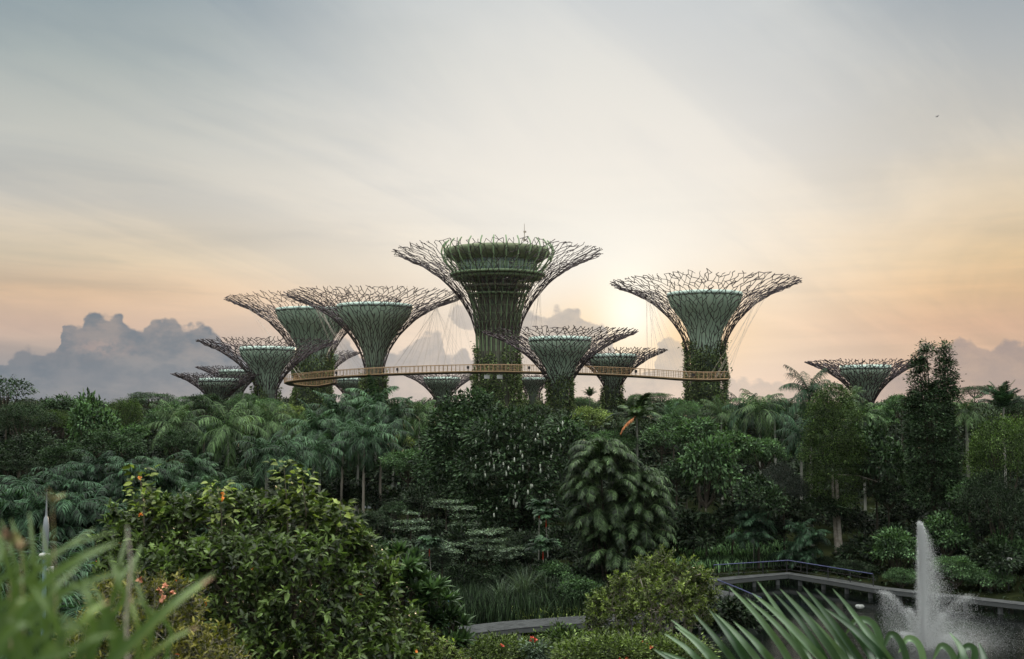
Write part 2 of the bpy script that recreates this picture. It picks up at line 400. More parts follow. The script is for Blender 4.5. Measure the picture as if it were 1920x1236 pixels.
        m = MB(); lathe(m, [(e*.97, bz), (e*.97, 0)], 32)
        for q in range(int(bz/3.2)): lathe(m, [(e*.97, 1+q*3.2), (e*1.07, 1+q*3.2), (e*1.07, 1.35+q*3.2), (e*.97, 1.35+q*3.2)], 32)
        m.obj('core', M['coreg'], root)
    else:
        def zz(y, rpx): return at(px, y, D-rpx*k)[2]-GZ
        lathe(m, [(35*k, zz(520, 35)), (33*k, zz(600, 35)), (33*k, 0)], 40)
        for q in range(16):
            a = q*2*PI/16; box(m, (34*k*math.cos(a), 34*k*math.sin(a), zz(570, 34)), (.8, .8, 13), a)
        m.obj('core', M['core'], root)
        m = MB(); z0 = zz(452, 98)
        lathe(m, [(.1, z0-.1), (97*k, z0-.3), (99*k, z0-1.0), (96*k, z0-2.0), (80*k, z0-3.2), (70*k, z0-3.3)], 56); m.obj('roof_bowl', M['bowl'], root)
        m = MB(); lathe(m, [(74*k, z0-3.0), (72*k, zz(503, 72))], 48)
        m.obj('glass_drum', M['glassg'], root)
        m = MB(); A, B = [], []
        for q in range(48):
            a = q*2*PI/48; A.append((74.5*k*math.cos(a), 74.5*k*math.sin(a), z0-3)); B.append((73*k*math.cos(a), 73*k*math.sin(a), zz(503, 72)))
        rods(m, A, B, .10); m.obj('drum_mullions', M['gsteel'], root)
        for yy, ra, rb, h, mt in ((503, 90, 60, .55, 'gsteel'), (510, 84, 50, .5, 'gsteel'), (530, 64, 40, .5, 'core'), (546, 56, 36, .35, 'gsteel')):
            m = MB(); z = zz(yy, ra); lathe(m, [(rb*k, z), (ra*k, z), (ra*k, z-h), (rb*k, z-h)], 56); m.obj('ring_deck', M[mt], root)
        m = MB(); z = zz(500, 97); A, B = [], []
        for q in range(96):
            a = q*2*PI/96; b2 = (q+1)*2*PI/96
            for h in (.4, .8, 1.2): A.append((96*k*math.cos(a), 96*k*math.sin(a), z+h)); B.append((96*k*math.cos(b2), 96*k*math.sin(b2), z+h))
        rods(m, A, B, .05); m.obj('deck_rail', M['gsteel'], root)
        m = MB()
        for q in range(28):
            a = (q+.3)*2*PI/28
            pts = [(97, 455), (104, 463), (107, 475), (101, 490), (88, 505), (72, 525), (56, 550), (46, 580), (41, 615), (39, 660)]
            P = [(r*k*math.cos(a), r*k*math.sin(a), at(px, y, D)[2]-GZ) for r, y in pts]
            tube(m, P, .17, 5)
        m.obj('curved_ribs', M['gsteel'], root)
        m = MB()   # horizontal hoops tying the ribs
        for yy, r in ((515, 80), (530, 67), (545, 58), (560, 51), (575, 47), (590, 44), (605, 42), (622, 41)):
            a = np.arange(49)*2*PI/48; tube(m, np.stack([r*k*np.cos(a), r*k*np.sin(a), np.full(49, at(px, yy, D)[2]-GZ)], -1), .07, 4)
        m.obj('hoops', M['gsteel'], root)
        m = MB(); A = at(983, 452, D); 
        tube(m, [(0, 0, 0), (0, 0, 4.0)], [.11, .05], 6); box(m, (0, -.15, 2.1), (.5, .4, .4)); box(m, (0, 0, 0.2), (.5, .5, .4))
        o = m.obj('antenna_mast', M['cable'], root, smooth=False)
        a = -root.rotation_euler.z; ax = A[0]-c[0]; ay = -.25*98*k
        o.location = (ax*math.cos(a)-ay*math.sin(a), ax*math.sin(a)+ay*math.cos(a), A[2]-GZ-.4)
    if vine_y:
        zv = at(px, vine_y, D)[2]-GZ; m = MB()
        n = int(2*PI*rw*zv/(.42*.26)*(.95))
        n = min(n*5, 34000)
        z = zv*(1 - rng.random(n)**.85*.999) + rng.random(n)**3*3*(rng.random(n) < .25)
        th = rng.random(n)*2*PI
        patch = np.array([mnoise.noise(Vector((a*2.2, b*.22, seed*3.1))) for a, b in zip(np.cos(th)*2+np.sin(th), z)])
        keep = patch > -.30 + .45*np.clip((z-zv*.85)/(zv*.2), 0, 1)
        z, th, patch = z[keep], th[keep], patch[keep]; n = len(z)
        bul = np.clip(patch, 0, 1)*1.5 + .15 + rng.random(n)*.45 + (rng.random(n) < .03)*rng.random(n)*1.2
        rad = rw*(1+.10*(1-z/max(zv, .1))**2) + bul - .05
        P = np.stack([rad*np.cos(th), rad*np.sin(th), z], -1); O = np.stack([np.cos(th), np.sin(th), np.zeros(n)], -1)
        leafset(m, rng, P, nrm(O*.5 + rng.normal(0, .6, (n, 3)) + np.array([0, 0, -.2])), rng.uniform(.32, .75, n), .5)
        m.obj('climbing_plants', M['vine'], root)
    return root, zb, rw, Rr, zt, Hc

def leafset(mb, rng, P, D, L, wr=.45, fold=.2, up=None):
    """folded four-cornered leaves"""
    n = len(P); D = nrm(D)
    U = nrm(rng.normal(0, .55, (n, 3)) + (np.array([0, 0, 1.]) if up is None else up))
    Sd = nrm(np.cross(D, U)); Nn = np.cross(Sd, D); L = np.broadcast_to(np.asarray(L, float), (n,))[:, None]; w = L*wr/2
    V = np.stack([P, P + D*L*.45 + Sd*w + Nn*w*fold, P + D*L - Nn*L*.12, P + D*L*.45 - Sd*w + Nn*w*fold], 1)
    F = np.arange(n*4).reshape(n, 4)
    mb.add(V.reshape(-1, 3), F, np.repeat(rng.random(n), 4))
GZ = .4
TREES = [
 # px, D, half, ytip, waist, hc, funnel half, funnel y, vine y, pod, label
 ('a', 933, 273, 199, 474, 38, .84, None, None, 652, True, 'tallest steel tree in the centre, glazed green pod inside its canopy'),
 ('b', 588, 322, 166, 563, 31, .76, 69, 574, 655, False, 'tall steel tree whose thick trunk the walkway curls round at its left end'),
 ('c', 703, 280, 172, 554, 18, .80, 70, 566, 700, False, 'thin-necked steel tree with wide green funnel, next left of the tallest one'),
 ('d', 502, 262, 131, 640, 18, .70, 51, 649, 722, False, 'low steel tree with leafy collar, just left of the trunk the walkway curls round'),
 ('e', 410, 262, 87, 702, 12, .66, 36, 709, None, False, 'small steel tree at the far left with its rim near the treetops'),
 ('f', 444, 350, 76, 689, 11, .66, 32, 693, None, False, 'small hazy steel tree half hidden behind the leftmost one'),
 ('g', 602, 370, 77, 660, 13, .70, 33, 664, None, False, 'steel tree hidden behind the looped trunk except its right canopy edge'),
 ('h', 660, 360, 64, 706, 11, .66, 29, 709, None, False, 'small pale steel tree peeping below the walkway right of the looped trunk'),
 ('i', 829, 345, 76, 702, 11, .70, 34, 707, None, False, 'small pale steel tree below the walkway, just left of the tallest one'),
 ('j', 999, 345, 50, 704, 13, .70, 26, 708, 735, False, 'small steel tree glimpsed between the tallest trunk and its leafy right neighbour'),
 ('k', 1050, 238, 147, 622, 19, .70, 58, 630, 704, False, 'steel tree in front of the walkway, thick climbers on its trunk, right of the tallest'),
 ('l', 1148, 272, 104, 657, 14, .70, 45, 663, 722, False, 'low steel tree behind the walkway, next left of the tall right-hand one'),
 ('m', 1321, 262, 180, 530, 33, .76, 69, 543, 640, False, 'tall thick-trunked steel tree at the right end of the walkway'),
 ('n', 1622, 240, 111, 678, 14, .70, 46, 684, None, False, 'isolated steel tree at far right beside the tall dark twin-topped tree'),
]
ST = {}
for i, (k_, px, D, h, yt, w, hc, f, fy, vy, pod, lab) in enumerate(TREES):
    ST[k_] = steel_tree(k_, px, D, h, yt, w, hc, lab, f, fy, vy, pod, seed=11+i, rr=.072 if h > 90 else .066)

# ---------------------------------------------------------------- aerial walkway
def walkway():
    pts = [(626, 718, 300), (600, 722, 303), (572, 722, 301), (552, 720, 296), (541, 717.5, 290), (548, 714, 284), (575, 710.5, 279), (610, 707.5, 275), (650, 704.5, 271), (700, 701.5, 268), (760, 699, 265), (840, 696.5, 262), (930, 695.5, 258), (1020, 697, 255), (1100, 699, 252), (1170, 702, 249), (1230, 705.5, 246), (1280, 709, 244), (1330, 710.5, 243), (1369, 709, 244)]
    P = np.array([at(a, b, c) for a, b, c in pts])
    # Catmull-Rom
    Q = []; E = np.vstack([2*P[0]-P[1], P, 2*P[-1]-P[-2]])
    for i in range(1, len(E)-2):
        for t in np.arange(0, 1, .125):
            a, b, c, d = E[i-1], E[i], E[i+1], E[i+2]
            Q.append(.5*((2*b)+(c-a)*t+(2*a-5*b+4*c-d)*t*t+(3*b-a-3*c+d)*t**3))
    Q.append(E[-2]); Q = np.array(Q)
    d = np.concatenate([[0], np.cumsum(np.linalg.norm(np.diff(Q, axis=0), axis=1))])
    u = np.arange(0, d[-1], 1.0); Q = np.stack([np.interp(u, d, Q[:, i]) for i in range(3)], 1)
    T = np.gradient(Q, axis=0); T[:, 2] = 0; T = nrm(T); Sd = np.stack([T[:, 1], -T[:, 0], T[:, 2]*0], 1)
    root = empty('aerial_walkway', Q[len(Q)//2]*np.array([1, 1, 0]) + np.array([0, 0, Q[len(Q)//2][2]]), 0, 'long thin ochre walkway hung in the air between the steel trees', 'walkway')
    base = Q[len(Q)//2]; Q = Q - base; n = len(Q); Z = np.array([0, 0, 1.])
    def sweep(mb, sec, m_=None):
        k = len(sec); V = np.stack([Q + Sd*s + Z*h for s, h in sec], 1).reshape(-1, 3)
        i = np.arange(n-1)[:, None]*k; j = np.arange(k)[None]; kk = (j+1) % k
        mb.add(V, np.stack([i+j, i+k+j, i+k+kk, i+kk], -1).reshape(-1, 4))
    m = MB(); sweep(m, [(-1.0, 0), (1.0, 0), (1.12, -.05), (1.12, -.24), (1.0, -.27), (-1.0, -.27), (-1.12, -.24), (-1.12, -.05)]); m.obj('deck', M['deck'], root, smooth=False)
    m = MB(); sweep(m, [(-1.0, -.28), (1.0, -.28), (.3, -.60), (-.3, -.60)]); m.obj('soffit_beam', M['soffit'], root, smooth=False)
    for s in (-1, 1):
        m = MB(); e = Q + Sd*s*1.05; A, B = [], []
        A += list(e[::1] + Z*0); B += list(e[::1] + Sd[::1]*s*.12 + Z*1.35)
        rods(m, A, B, .055); A, B = [], []
        A += list(e[:-1] + Sd[:-1]*s*.12 + Z*1.38); B += list(e[1:] + Sd[1:]*s*.12 + Z*1.38)
        rods(m, A, B, .065); A, B = [], []
        for h in (.35, .7, 1.05):
            A += list(e[:-1] + Sd[:-1]*s*.12*h + Z*h); B += list(e[1:] + Sd[1:]*s*.12*h + Z*h)
        rods(m, A, B, .014); m.obj('railing', M['deck'], root, smooth=False)
    def near(px):
        X = Q + base; pxs = 960 + X[:, 0]/X[:, 1]*FPX; w = X[:, 1] < 292
        return int(np.argmin(np.abs(pxs-px) + np.where(w, 0, 500)))
    for px in (640, 747, 883, 991, 1195, 1300):
        i = near(px); m = MB(); p = Q[i] - Sd[i]*0; s = -1 if (Sd[i][1] > 0) else 1
        box(m, p + Sd[i]*s*1.2 + Z*.75, (.55, .25, .6)); box(m, p + Sd[i]*s*1.2 + Z*.3, (.12, .12, .5)); m.obj('control_box', M['black'], root, smooth=False)
    for px in (911, 940):
        i = near(px); m = MB(); box(m, Q[i] + Z*-1.3, (1.2, .8, .8)); box(m, Q[i] + Z*-.9, (.15, .15, .4)); m.obj('floodlight', M['white'], root, smooth=False)
    # fine cables from canopies down to the deck
    rng = np.random.default_rng(5)
    def cab(key, px0, px1, nn, sfrac, side):
        t, zb, rw, Rr, zt, Hc = ST[key]; c = np.array(t.location)
        for q in range(nn):
            i = near(px0 + (px1-px0)*(q+.5)/nn + rng.uniform(-4, 4)); p = Q[i] + Sd[i]*(1 if q % 2 else -1)*1.05 + Z*.1
            a = (side + rng.uniform(-.5, .5)); r = (rw + (Rr-rw)*np.interp(sfrac, PT, PF))
            top = c + np.array([r*math.cos(a), r*math.sin(a), zt-sfrac*Hc]) - base
            m = MB(); rods(m, [p], [top], .022, 4); m.obj('cable', M['cable'], root, smooth=False)
    cab('m', 1205, 1290, 16, .22, PI-.2); cab('m', 1330, 1366, 8, .22, -.5)
    cab('c', 725, 890, 22, .15, -.15); cab('a', 800, 900, 10, .45, PI+.1); cab('b', 545, 570, 6, .15, PI+.4); cab('c', 640, 690, 9, .18, PI)
    cab('a', 975, 1030, 7, .45, 0)
walkway()
# ---------------------------------------------------------------- ground and pond
def sstep(a, b, x): t = np.clip((x-a)/(b-a), 0, 1); return t*t*(3-2*t)
POND = [at(a, b, 13*FPX/(b-HZ))[:2] for a, b in ((780, 1193), (1100, 1166), (1250, 1153), (1352, 1118), (1335, 1092), (1478, 1077), (1640, 1105), (1990, 1137))]
POND = np.array(POND + [np.array([36, 56]), np.array([20, 46]), np.array([4, 47]), np.array([-7, 50])])
def inside(X, Y, poly):
    r = np.zeros(X.shape, bool); n = len(poly)
    for i in range(n):
        x0, y0 = poly[i]; x1, y1 = poly[(i+1) % n]
        c = ((y0 > Y) != (y1 > Y)) & (X < (x1-x0)*(Y-y0)/((y1-y0) if y1 != y0 else 1e-9) + x0); r ^= c
    return r
def pdist(X, Y, poly):
    d = np.full(X.shape, 1e9)
    for i in range(len(poly)):
        a = poly[i]; b = poly[(i+1) % len(poly)]; e = b-a
        t = np.clip(((X-a[0])*e[0] + (Y-a[1])*e[1])/(e@e), 0, 1)
        d = np.minimum(d, np.hypot(X-a[0]-t*e[0], Y-a[1]-t*e[1]))
    return np.where(inside(X, Y, poly), -d, d)
def height(X, Y):
    X = np.asarray(X, float); Y = np.asarray(Y, float)
    h = .4 + 10.9*(1-sstep(1.5, 46, Y))*(1 - sstep(40, 110, np.abs(X)))
    h = h + .25*np.sin(X*.31+1)*np.cos(Y*.23)*sstep(80, 130, Y)*0
    d = pdist(X, Y, POND)
    return np.where(d < 1.2, -.9 + (h+.9)*sstep(-1.2, 1.2, d), h)
def hz(x, y): return float(height(np.array([x]), np.array([y]))[0])
def ground():
    ys = np.concatenate([np.arange(-60, 0, 6), np.arange(0, 130, .8), np.arange(130, 500, 12), [600, 900, 1500, 3000, 6500]])
    xs = np.concatenate([[-5000, -2500, -1200, -600], np.arange(-300, -60, 15), np.arange(-60, 60, .8), np.arange(60, 301, 15), [600, 1200, 2500, 5000]])
    X, Y = np.meshgrid(xs, ys); Z = height(X, Y); n, k = X.shape
    i = np.arange(n-1)[:, None]*k; j = np.arange(k-1)[None]
    m = MB(); m.add(np.stack([X, Y, Z], -1).reshape(-1, 3), np.stack([i+j, i+j+1, i+k+j+1, i+k+j], -1).reshape(-1, 4))
    tag(m.obj('ground', mat('soil_and_litter', (.008, .011, .005), 1.0, (.018, .022, .009), .8, bump=.8, bscale=3, spec=.0)), kind='structure')
ground()
def pond():
    m = MB(); m.add([(-30, 40, 0), (62, 40, 0), (62, 104, 0), (-30, 104, 0)], [[0, 1, 2, 3]])
    mm = mat('pond_water', (.0015, .0024, .0020), .05, spec=.6)
    nt = mm.node_tree; b = nt.nodes['Principled BSDF']; tc = nt.nodes.new('ShaderNodeTexCoord'); v = N(nt, tc.outputs['Object'])
    bn = nt.nodes.new('ShaderNodeBump'); bn.inputs['Strength'].default_value = .11; bn.inputs['Distance'].default_value = .05
    h = noise_n(nt, v, 1.6, 4, .6, .5) + noise_n(nt, v, 5.5, 3, .6)*.35
    sp = nt.nodes.new('ShaderNodeSeparateXYZ'); nt.links.new(v.s, sp.inputs[0]); X_, Y_ = N(nt, sp.outputs[0])-24.5, N(nt, sp.outputs[1])-66
    near_ = (X_*X_ + Y_*Y_).smooth(10, 260, 4.0, 1.0); h = h*near_
    nt.links.new(h.s, bn.inputs['Height']); nt.links.new(bn.outputs[0], b.inputs['Normal'])
    tag(m.obj('pond_water', mm), kind='structure')
pond()

# ---------------------------------------------------------------- boardwalk, rails, small things
M['plank'] = mat('grey_planks', (.024, .027, .027), .95, (.046, .050, .050), 2.2, bump=.3, bscale=9)
M['plankside'] = mat('board_edge', (.07, .075, .075), .8)
M['rail'] = mat('blue_rail', (.045, .055, .13), .45, (.06, .07, .17), 3)
M['post'] = mat('dark_post', (.03, .03, .035), .6)
M['pier'] = mat('pale_pier', (.26, .27, .26), .8, (.13, .14, .13), 4)
def wpt(px, py, z=.55): return at(px, py, (13-z)*FPX/(py-HZ))
def polyres(P, step):
    P = np.array(P); d = np.concatenate([[0], np.cumsum(np.linalg.norm(np.diff(P, axis=0), axis=1))])
    u = np.linspace(0, d[-1], int(d[-1]/step)+1); return np.stack([np.interp(u, d, P[:, i]) for i in range(3)], 1)
def walk(name, pix, width, label, piers=True, rails=None):
    P = np.array([wpt(a, b) for a, b in pix]); base = P[0].copy(); base[2] = 0
    T = nrm(np.gradient(P, axis=0)*np.array([1, 1, 0])); Sd = np.stack([-T[:, 1], T[:, 0], T[:, 2]*0], 1)
    root = empty(name, base, 0, label, 'boardwalk')
    m = MB(); near = P - base; far = near + Sd*width
    # separate planks
    L = polyres(near, .145); F_ = polyres(far, .145); k = min(len(L), len(F_))
    L = np.stack([np.interp(np.linspace(0, 1, k), np.linspace(0, 1, len(L)), L[:, i]) for i in range(3)], 1)
    F_ = np.stack([np.interp(np.linspace(0, 1, k), np.linspace(0, 1, len(F_)), F_[:, i]) for i in range(3)], 1)
    rng = np.random.default_rng(3)
    for i in range(k-1):
        a, b, c, d = L[i], L[i]+(L[i+1]-L[i])*.93, F_[i]+(F_[i+1]-F_[i])*.93, F_[i]
        dz = np.array([0, 0, rng.uniform(-.004, .004)]); lo = np.array([0, 0, -.05])
        m.add([a+dz, b+dz, c+dz, d+dz, a+lo, b+lo, c+lo, d+lo], [[0, 1, 2, 3], [0, 4, 5, 1], [3, 2, 6, 7], [1, 5, 6, 2], [0, 3, 7, 4]])
    m.obj('planks', M['plank'], root, smooth=False)
    m = MB()
    for Q in (near+Sd*.06, far-Sd*.06):
        for i in range(len(Q)-1):
            a, b = Q[i], Q[i+1]; t = nrm((b-a)*np.array([1, 1, 0])); s = np.array([-t[1], t[0], 0])*.05
            v = [a-s, b-s, b+s, a+s]; u = [p+np.array([0, 0, -.06]) for p in v]; w = [p+np.array([0, 0, -.30]) for p in v]
            m.add(u+w, [[0, 1, 2, 3], [7, 6, 5, 4], [0, 4, 5, 1], [1, 5, 6, 2], [2, 6, 7, 3], [3, 7, 4, 0]])
    m.obj('bearers', M['plankside'], root, smooth=False)
    if piers:
        for p in polyres(near + Sd*.25, 2.2)[:60]:
            m = MB(); box(m, p + np.array([0, 0, -.62]), (.26, .26, .5)); box(m, p + np.array([0, 0, -1.0]), (.40, .40, .5)); m.obj('pier', M['pier' if width > 2.1 else 'plankside'], root, smooth=False)
    return root, near, base
walk('boardwalk', [(772, 1202), (866, 1190), (980, 1177), (1100, 1168), (1180, 1163), (1262, 1158), (1330, 1153), (1426, 1141)], 2.3, 'grey plank boardwalk on pale piers, crossing the dark water at bottom centre')
walk('boardwalk', [(1330, 1091), (1400, 1084), (1478, 1077), (1560, 1090), (1640, 1104), (1760, 1117), (1940, 1137)], 1.25, 'narrow grey boardwalk with a kink along the far edge of the pond')
def landing():
    pts = [(1262, 1158), (1330, 1153), (1426, 1141), (1374, 1111), (1350, 1106), (1330, 1091), (1318, 1091), (1338, 1112), (1334, 1128), (1300, 1141)]
    P = np.array([wpt(a, b, .546) for a, b in pts]); base = P.mean(0); base[2] = 0; P = P-base; n = len(P); lo = P - np.array([0, 0, .2])
    me = bpy.data.meshes.new('deck_platform'); me.from_pydata([tuple(p) for p in P]+[tuple(p) for p in lo], [], [list(range(n)), list(range(2*n-1, n-1, -1))]+[[i, n+i, n+(i+1) % n, (i+1) % n] for i in range(n)])
    me.materials.append(M['plank']); tag(link('deck_platform', me, loc=base), 'grey curved deck joining the two boardwalks at the corner of the pond', 'deck')
landing()
def railing(pix, label, zb=.55, h=1.05, step=2.1, loc=None):
    P = np.array([wpt(a, b, zb+h) for a, b in pix]); P[:, 2] = zb+h; base = P[0].copy(); base[2] = zb; Q = P-base
    root = empty('handrail', base, 0, label, 'handrail')
    m = MB(); tube(m, Q, .034, 6); m.obj('rail', M['rail'], root)
    for p in polyres(Q, step):
        m = MB(); tube(m, [p*np.array([1, 1, 0]), p-np.array([0, 0, .03])], .035, 4); m.obj('post', M['post'], root, smooth=False)
    m = MB()
    for hh in (.35, .7): tube(m, Q-np.array([0, 0, h-hh]), .010, 4)
    m.obj('wires', M['post'], root)
railing([(1338, 1055.5), (1478, 1047), (1560, 1060), (1637, 1072)], 'blue handrail on dark posts along the kinked far boardwalk')
railing([(1338, 1080), (1380, 1096), (1428, 1116)], 'short blue handrail sloping down beside the pond corner deck', step=2.6)
def lamp():
    b = wpt(1891, 1103, .4); b[2] = .4; t = at(1893, 1050, b[1])[2]-b[2]
    root = empty('path_lamp', b, 0, 'small dark lamp post with a white head at the right edge behind the pond', 'lamp post')
    m = MB(); tube(m, [(0, 0, -.1), (0, 0, t)], .05, 8); m.obj('post', M['post'], root)
    m = MB(); lathe(m, [(.01, t+.18), (.16, t+.16), (.22, t+.06), (.20, t-.02), (.02, t-.03)], 16, (.12, -.05, 0)); m.obj('lamp_head', M['white'], root)
lamp()
def pole():
    D = 12.0; b = at(83, 1236, D); top = at(88, 918, D)
    z0 = hz(b[0], D); root = empty('mast_light', (top[0], D, z0-.1), 0, 'slim blue and white pole with a pointed tip in the lower left foliage', 'pole')
    H = top[2]-z0+.1
    m = MB(); tube(m, [(0, 0, 0), (0, 0, H-.62)], .023, 12); m.obj('pole', mat('blue_grey_paint', (.18, .30, .38), .4, (.24, .36, .44), 2), root)
    m = MB(); lathe(m, [(.024, H-.62), (.030, H-.60), (.031, H-.38), (.022, H-.29), (.012, H-.27), (.010, H-.25), (.001, H)], 16); m.obj('spike', mat('pale_metal', (.30, .33, .35), .4, metal=.3), root)
    m = MB(); lathe(m, [(.02, H-.63), (.055, H-.645), (.062, H-.66), (.03, H-.70), (.02, H-.70)], 20); m.obj('collar', M['white'], root)
    m = MB(); box(m, (.062, 0, H-.84), (.05, .05, .13), .2); box(m, (.035, 0, H-.80), (.05, .02, .02)); m.obj('lamp_box', M['white'], root, smooth=False)
pole()
def bird():
    c = at(1757.5, 218.5, 150); m = MB(); 
    lathe(m, [(.001, -.22), (.04, -.15), (.065, 0), (.045, .12), (.03, .17), (.001, .24)], 8)
    m.V[0] = m.V[0][:, [2, 0, 1]]
    w = lambda s: m.add([(.06, 0, .02), (-.06, 0, .02), (-.10, s*.22, .12), (.04, s*.22, .13), (-.14, s*.45, .06), (-.06, s*.46, .06)], [[0, 1, 2, 3], [3, 2, 4, 5]])
    w(1); w(-1); m.add([(-.18, .03, 0), (-.18, -.03, 0), (-.32, -.07, .01), (-.32, .07, .01)], [[0, 1, 2, 3]])
    o = m.obj('bird', M['black'], None, c); o.rotation_euler = (0, R(-35), R(20)); tag(o, 'tiny dark bird flying high in the right part of the sky', 'bird')
bird()
def wall():
    a = wpt(684, 951, .4); b = wpt(733, 949, .4); m = MB(); y = a[1]; k = y/FPX
    root = empty('garden_wall', ((a[0]+b[0])/2, y, .4), 0, 'low pale wall glimpsed behind the slim palm trunks', 'wall')
    w = b[0]-a[0]; h = 9*k; box(m, (0, 0, h/2), (w, .3, h)); m.obj('wall', mat('pale_render', (.34, .38, .40), .8, (.28, .31, .32), 1), root, smooth=False)
    m = MB(); box(m, (0, 0, h+.045), (w+.16, .42, .09)); m.obj('coping', M['pier'], root, smooth=False)
wall()
def fountain():
    rng = np.random.default_rng(8); D = 66.0; c = at(1733, 1222, D); c[2] = 0
    root = empty('fountain', c, 0, 'tall white water jet rising from the pond at lower right', 'fountain')
    m = MB(); lathe(m, [(.05, .35), (.12, .3), (.12, .02), (.45, .0), (.45, -.15), (.01, -.16)], 16); m.obj('nozzle', M['post'], root)
    top = at(1733, 982, D)[2]; k = D/FPX
    wm = bpy.data.materials.new('water_drops'); wm.use_nodes = True; b = wm.node_tree.nodes['Principled BSDF']
    b.inputs['Base Color'].default_value = (.9, .93, .93, 1); b.inputs['Roughness'].default_value = .25; b.inputs['Alpha'].default_value = .85
    tet = np.array([(1, 1, 1), (1, -1, -1), (-1, 1, -1), (-1, -1, 1)])*.6
    def drops(name, P, r):
        n = len(P); mb = MB(); V = P[:, None] + tet[None]*np.asarray(r).reshape(-1, 1, 1)*rng.uniform(.6, 1.3, (n, 4, 1))
        F = (np.arange(n)[:, None, None]*4 + np.array([[0, 1, 2], [0, 3, 1], [0, 2, 3], [1, 3, 2]])[None]).reshape(-1, 3)
        mb.add(V.reshape(-1, 3), F); mb.obj(name, wm, root)
    n = 120000; t = rng.random(n)**.85            # 1 = top
    z = top*t; fall = rng.random(n)
    half = (.08 + 1.05*(1-t)**.8)
    x = np.where(fall < .35, rng.normal(0, .06+.10*(1-t), n), np.abs(rng.normal(0, 1, n))*half*.85 - .10)
    y = rng.normal(0, .12+.4*(1-t), n)
    P = np.stack([x - .05 + .25*t*0, y, z + rng.normal(0, .08, n)], 1)
    drops('main_jet', P, rng.uniform(.005, .014, n))
    n = 12000; t = rng.uniform(0, 1.0, n); drops('jet_core', np.stack([rng.normal(-.02, .03+.05*rng.random(n), n)+.05*t, rng.normal(0, .05, n), top*.97*t], 1), rng.uniform(.02, .045, n))
    for tx, ty, spread, nn in ((1652, 1108, .30, 5200), (1702, 1140, .28, 3600), (1770, 1150, .35, 3500), (1822, 1115, .45, 3200), (1790, 1190, .6, 4200), (1690, 1185, .6, 4200)):
        e = at(tx, ty, D); dx = e[0]-c[0]; H = e[2]; nn = nn*2; t = rng.random(nn)**.7
        px_ = dx*(t**1.0)*(1+rng.normal(0, .05, nn)); pz = H*(1-(1-t)**1.8)
        drop_ = rng.random(nn)**2*pz*.7; P = np.stack([px_ + rng.normal(0, spread*.35, nn)*(.15+t), rng.normal(0, spread*.5, nn), np.maximum(pz - drop_ + rng.normal(0, .05, nn), .02)], 1)
        drops('side_jet', P, rng.uniform(.005, .013, nn))
    n = 60000; P = np.stack([rng.normal(1.1, 1.7, n), rng.normal(0, 1.0, n), np.abs(rng.normal(0, .75, n))], 1)
    drops('spray', P, rng.uniform(.004, .010, n))
fountain()
for i, (px, py) in enumerate(((1612, 1131),)):
    m = MB(); lathe(m, [(.01, .1), (.25, .09), (.32, 0), (.3, -.1)], 20); p = wpt(px, py, 0); tag(m.obj('pond_float', M['pier'], None, (p[0], p[1], 0)), 'small round pale float lying on the dark pond', 'float')
# ---------------------------------------------------------------- foliage builders
UP = np.array([0, 0, 1.])
def sph(rng, n): return nrm(rng.normal(0, 1, (n, 3)))
def clumps_on(rng, C, Rr, n, zmin=-.35):
    """points on the outside of a set of lobes, with their outward direction"""
    C = np.asarray(C, float); Rr = np.asarray(Rr, float)
    if Rr.ndim == 1: Rr = np.repeat(Rr[:, None], 3, 1)
    w = Rr.prod(1)**(2/3); k = rng.choice(len(C), n*3, p=w/w.sum()); d = sph(rng, n*3)
    P = C[k] + d*Rr[k]*rng.uniform(.80, 1.04, (n*3, 1))
    ok = d[:, 2] > zmin
    for c, r in zip(C, Rr): ok &= (((P-c)/r)**2).sum(1) > .60
    return P[ok][:n], d[ok][:n]
def clump_leaves(mb, rng, P, Dn, lpc, cr, L, wr=.5, upb=.5, flat=1.0, tone0=None, fold=.2):
    n = len(P); k = np.repeat(np.arange(n), lpc); o = rng.normal(0, 1, (n*lpc, 3))*cr*np.array([1, 1, .62*flat])
    D = nrm(Dn[k]*.7 + nrm(o)*.9 + rng.normal(0, .35, (n*lpc, 3)) + np.array([0, 0, -.10]))
    t = rng.random(n)[k]*.5 + rng.random(n*lpc)*.5
    m2 = n*lpc; D = nrm(D); U = nrm(UP + rng.normal(0, .45, (m2, 3)) + Dn[k]*.45)
    Sd = nrm(np.cross(D, U)); Nn = np.cross(Sd, D); Lr = (L*rng.uniform(.65, 1.25, m2))[:, None]; w = Lr*wr/2; B = P[k] + o
    V = np.stack([B, B + D*Lr*.45 + Sd*w + Nn*w*fold, B + D*Lr - Nn*Lr*.15, B + D*Lr*.45 - Sd*w + Nn*w*fold], 1)
    mb.add(V.reshape(-1, 3), np.arange(m2*4).reshape(m2, 4), np.repeat(t, 4))
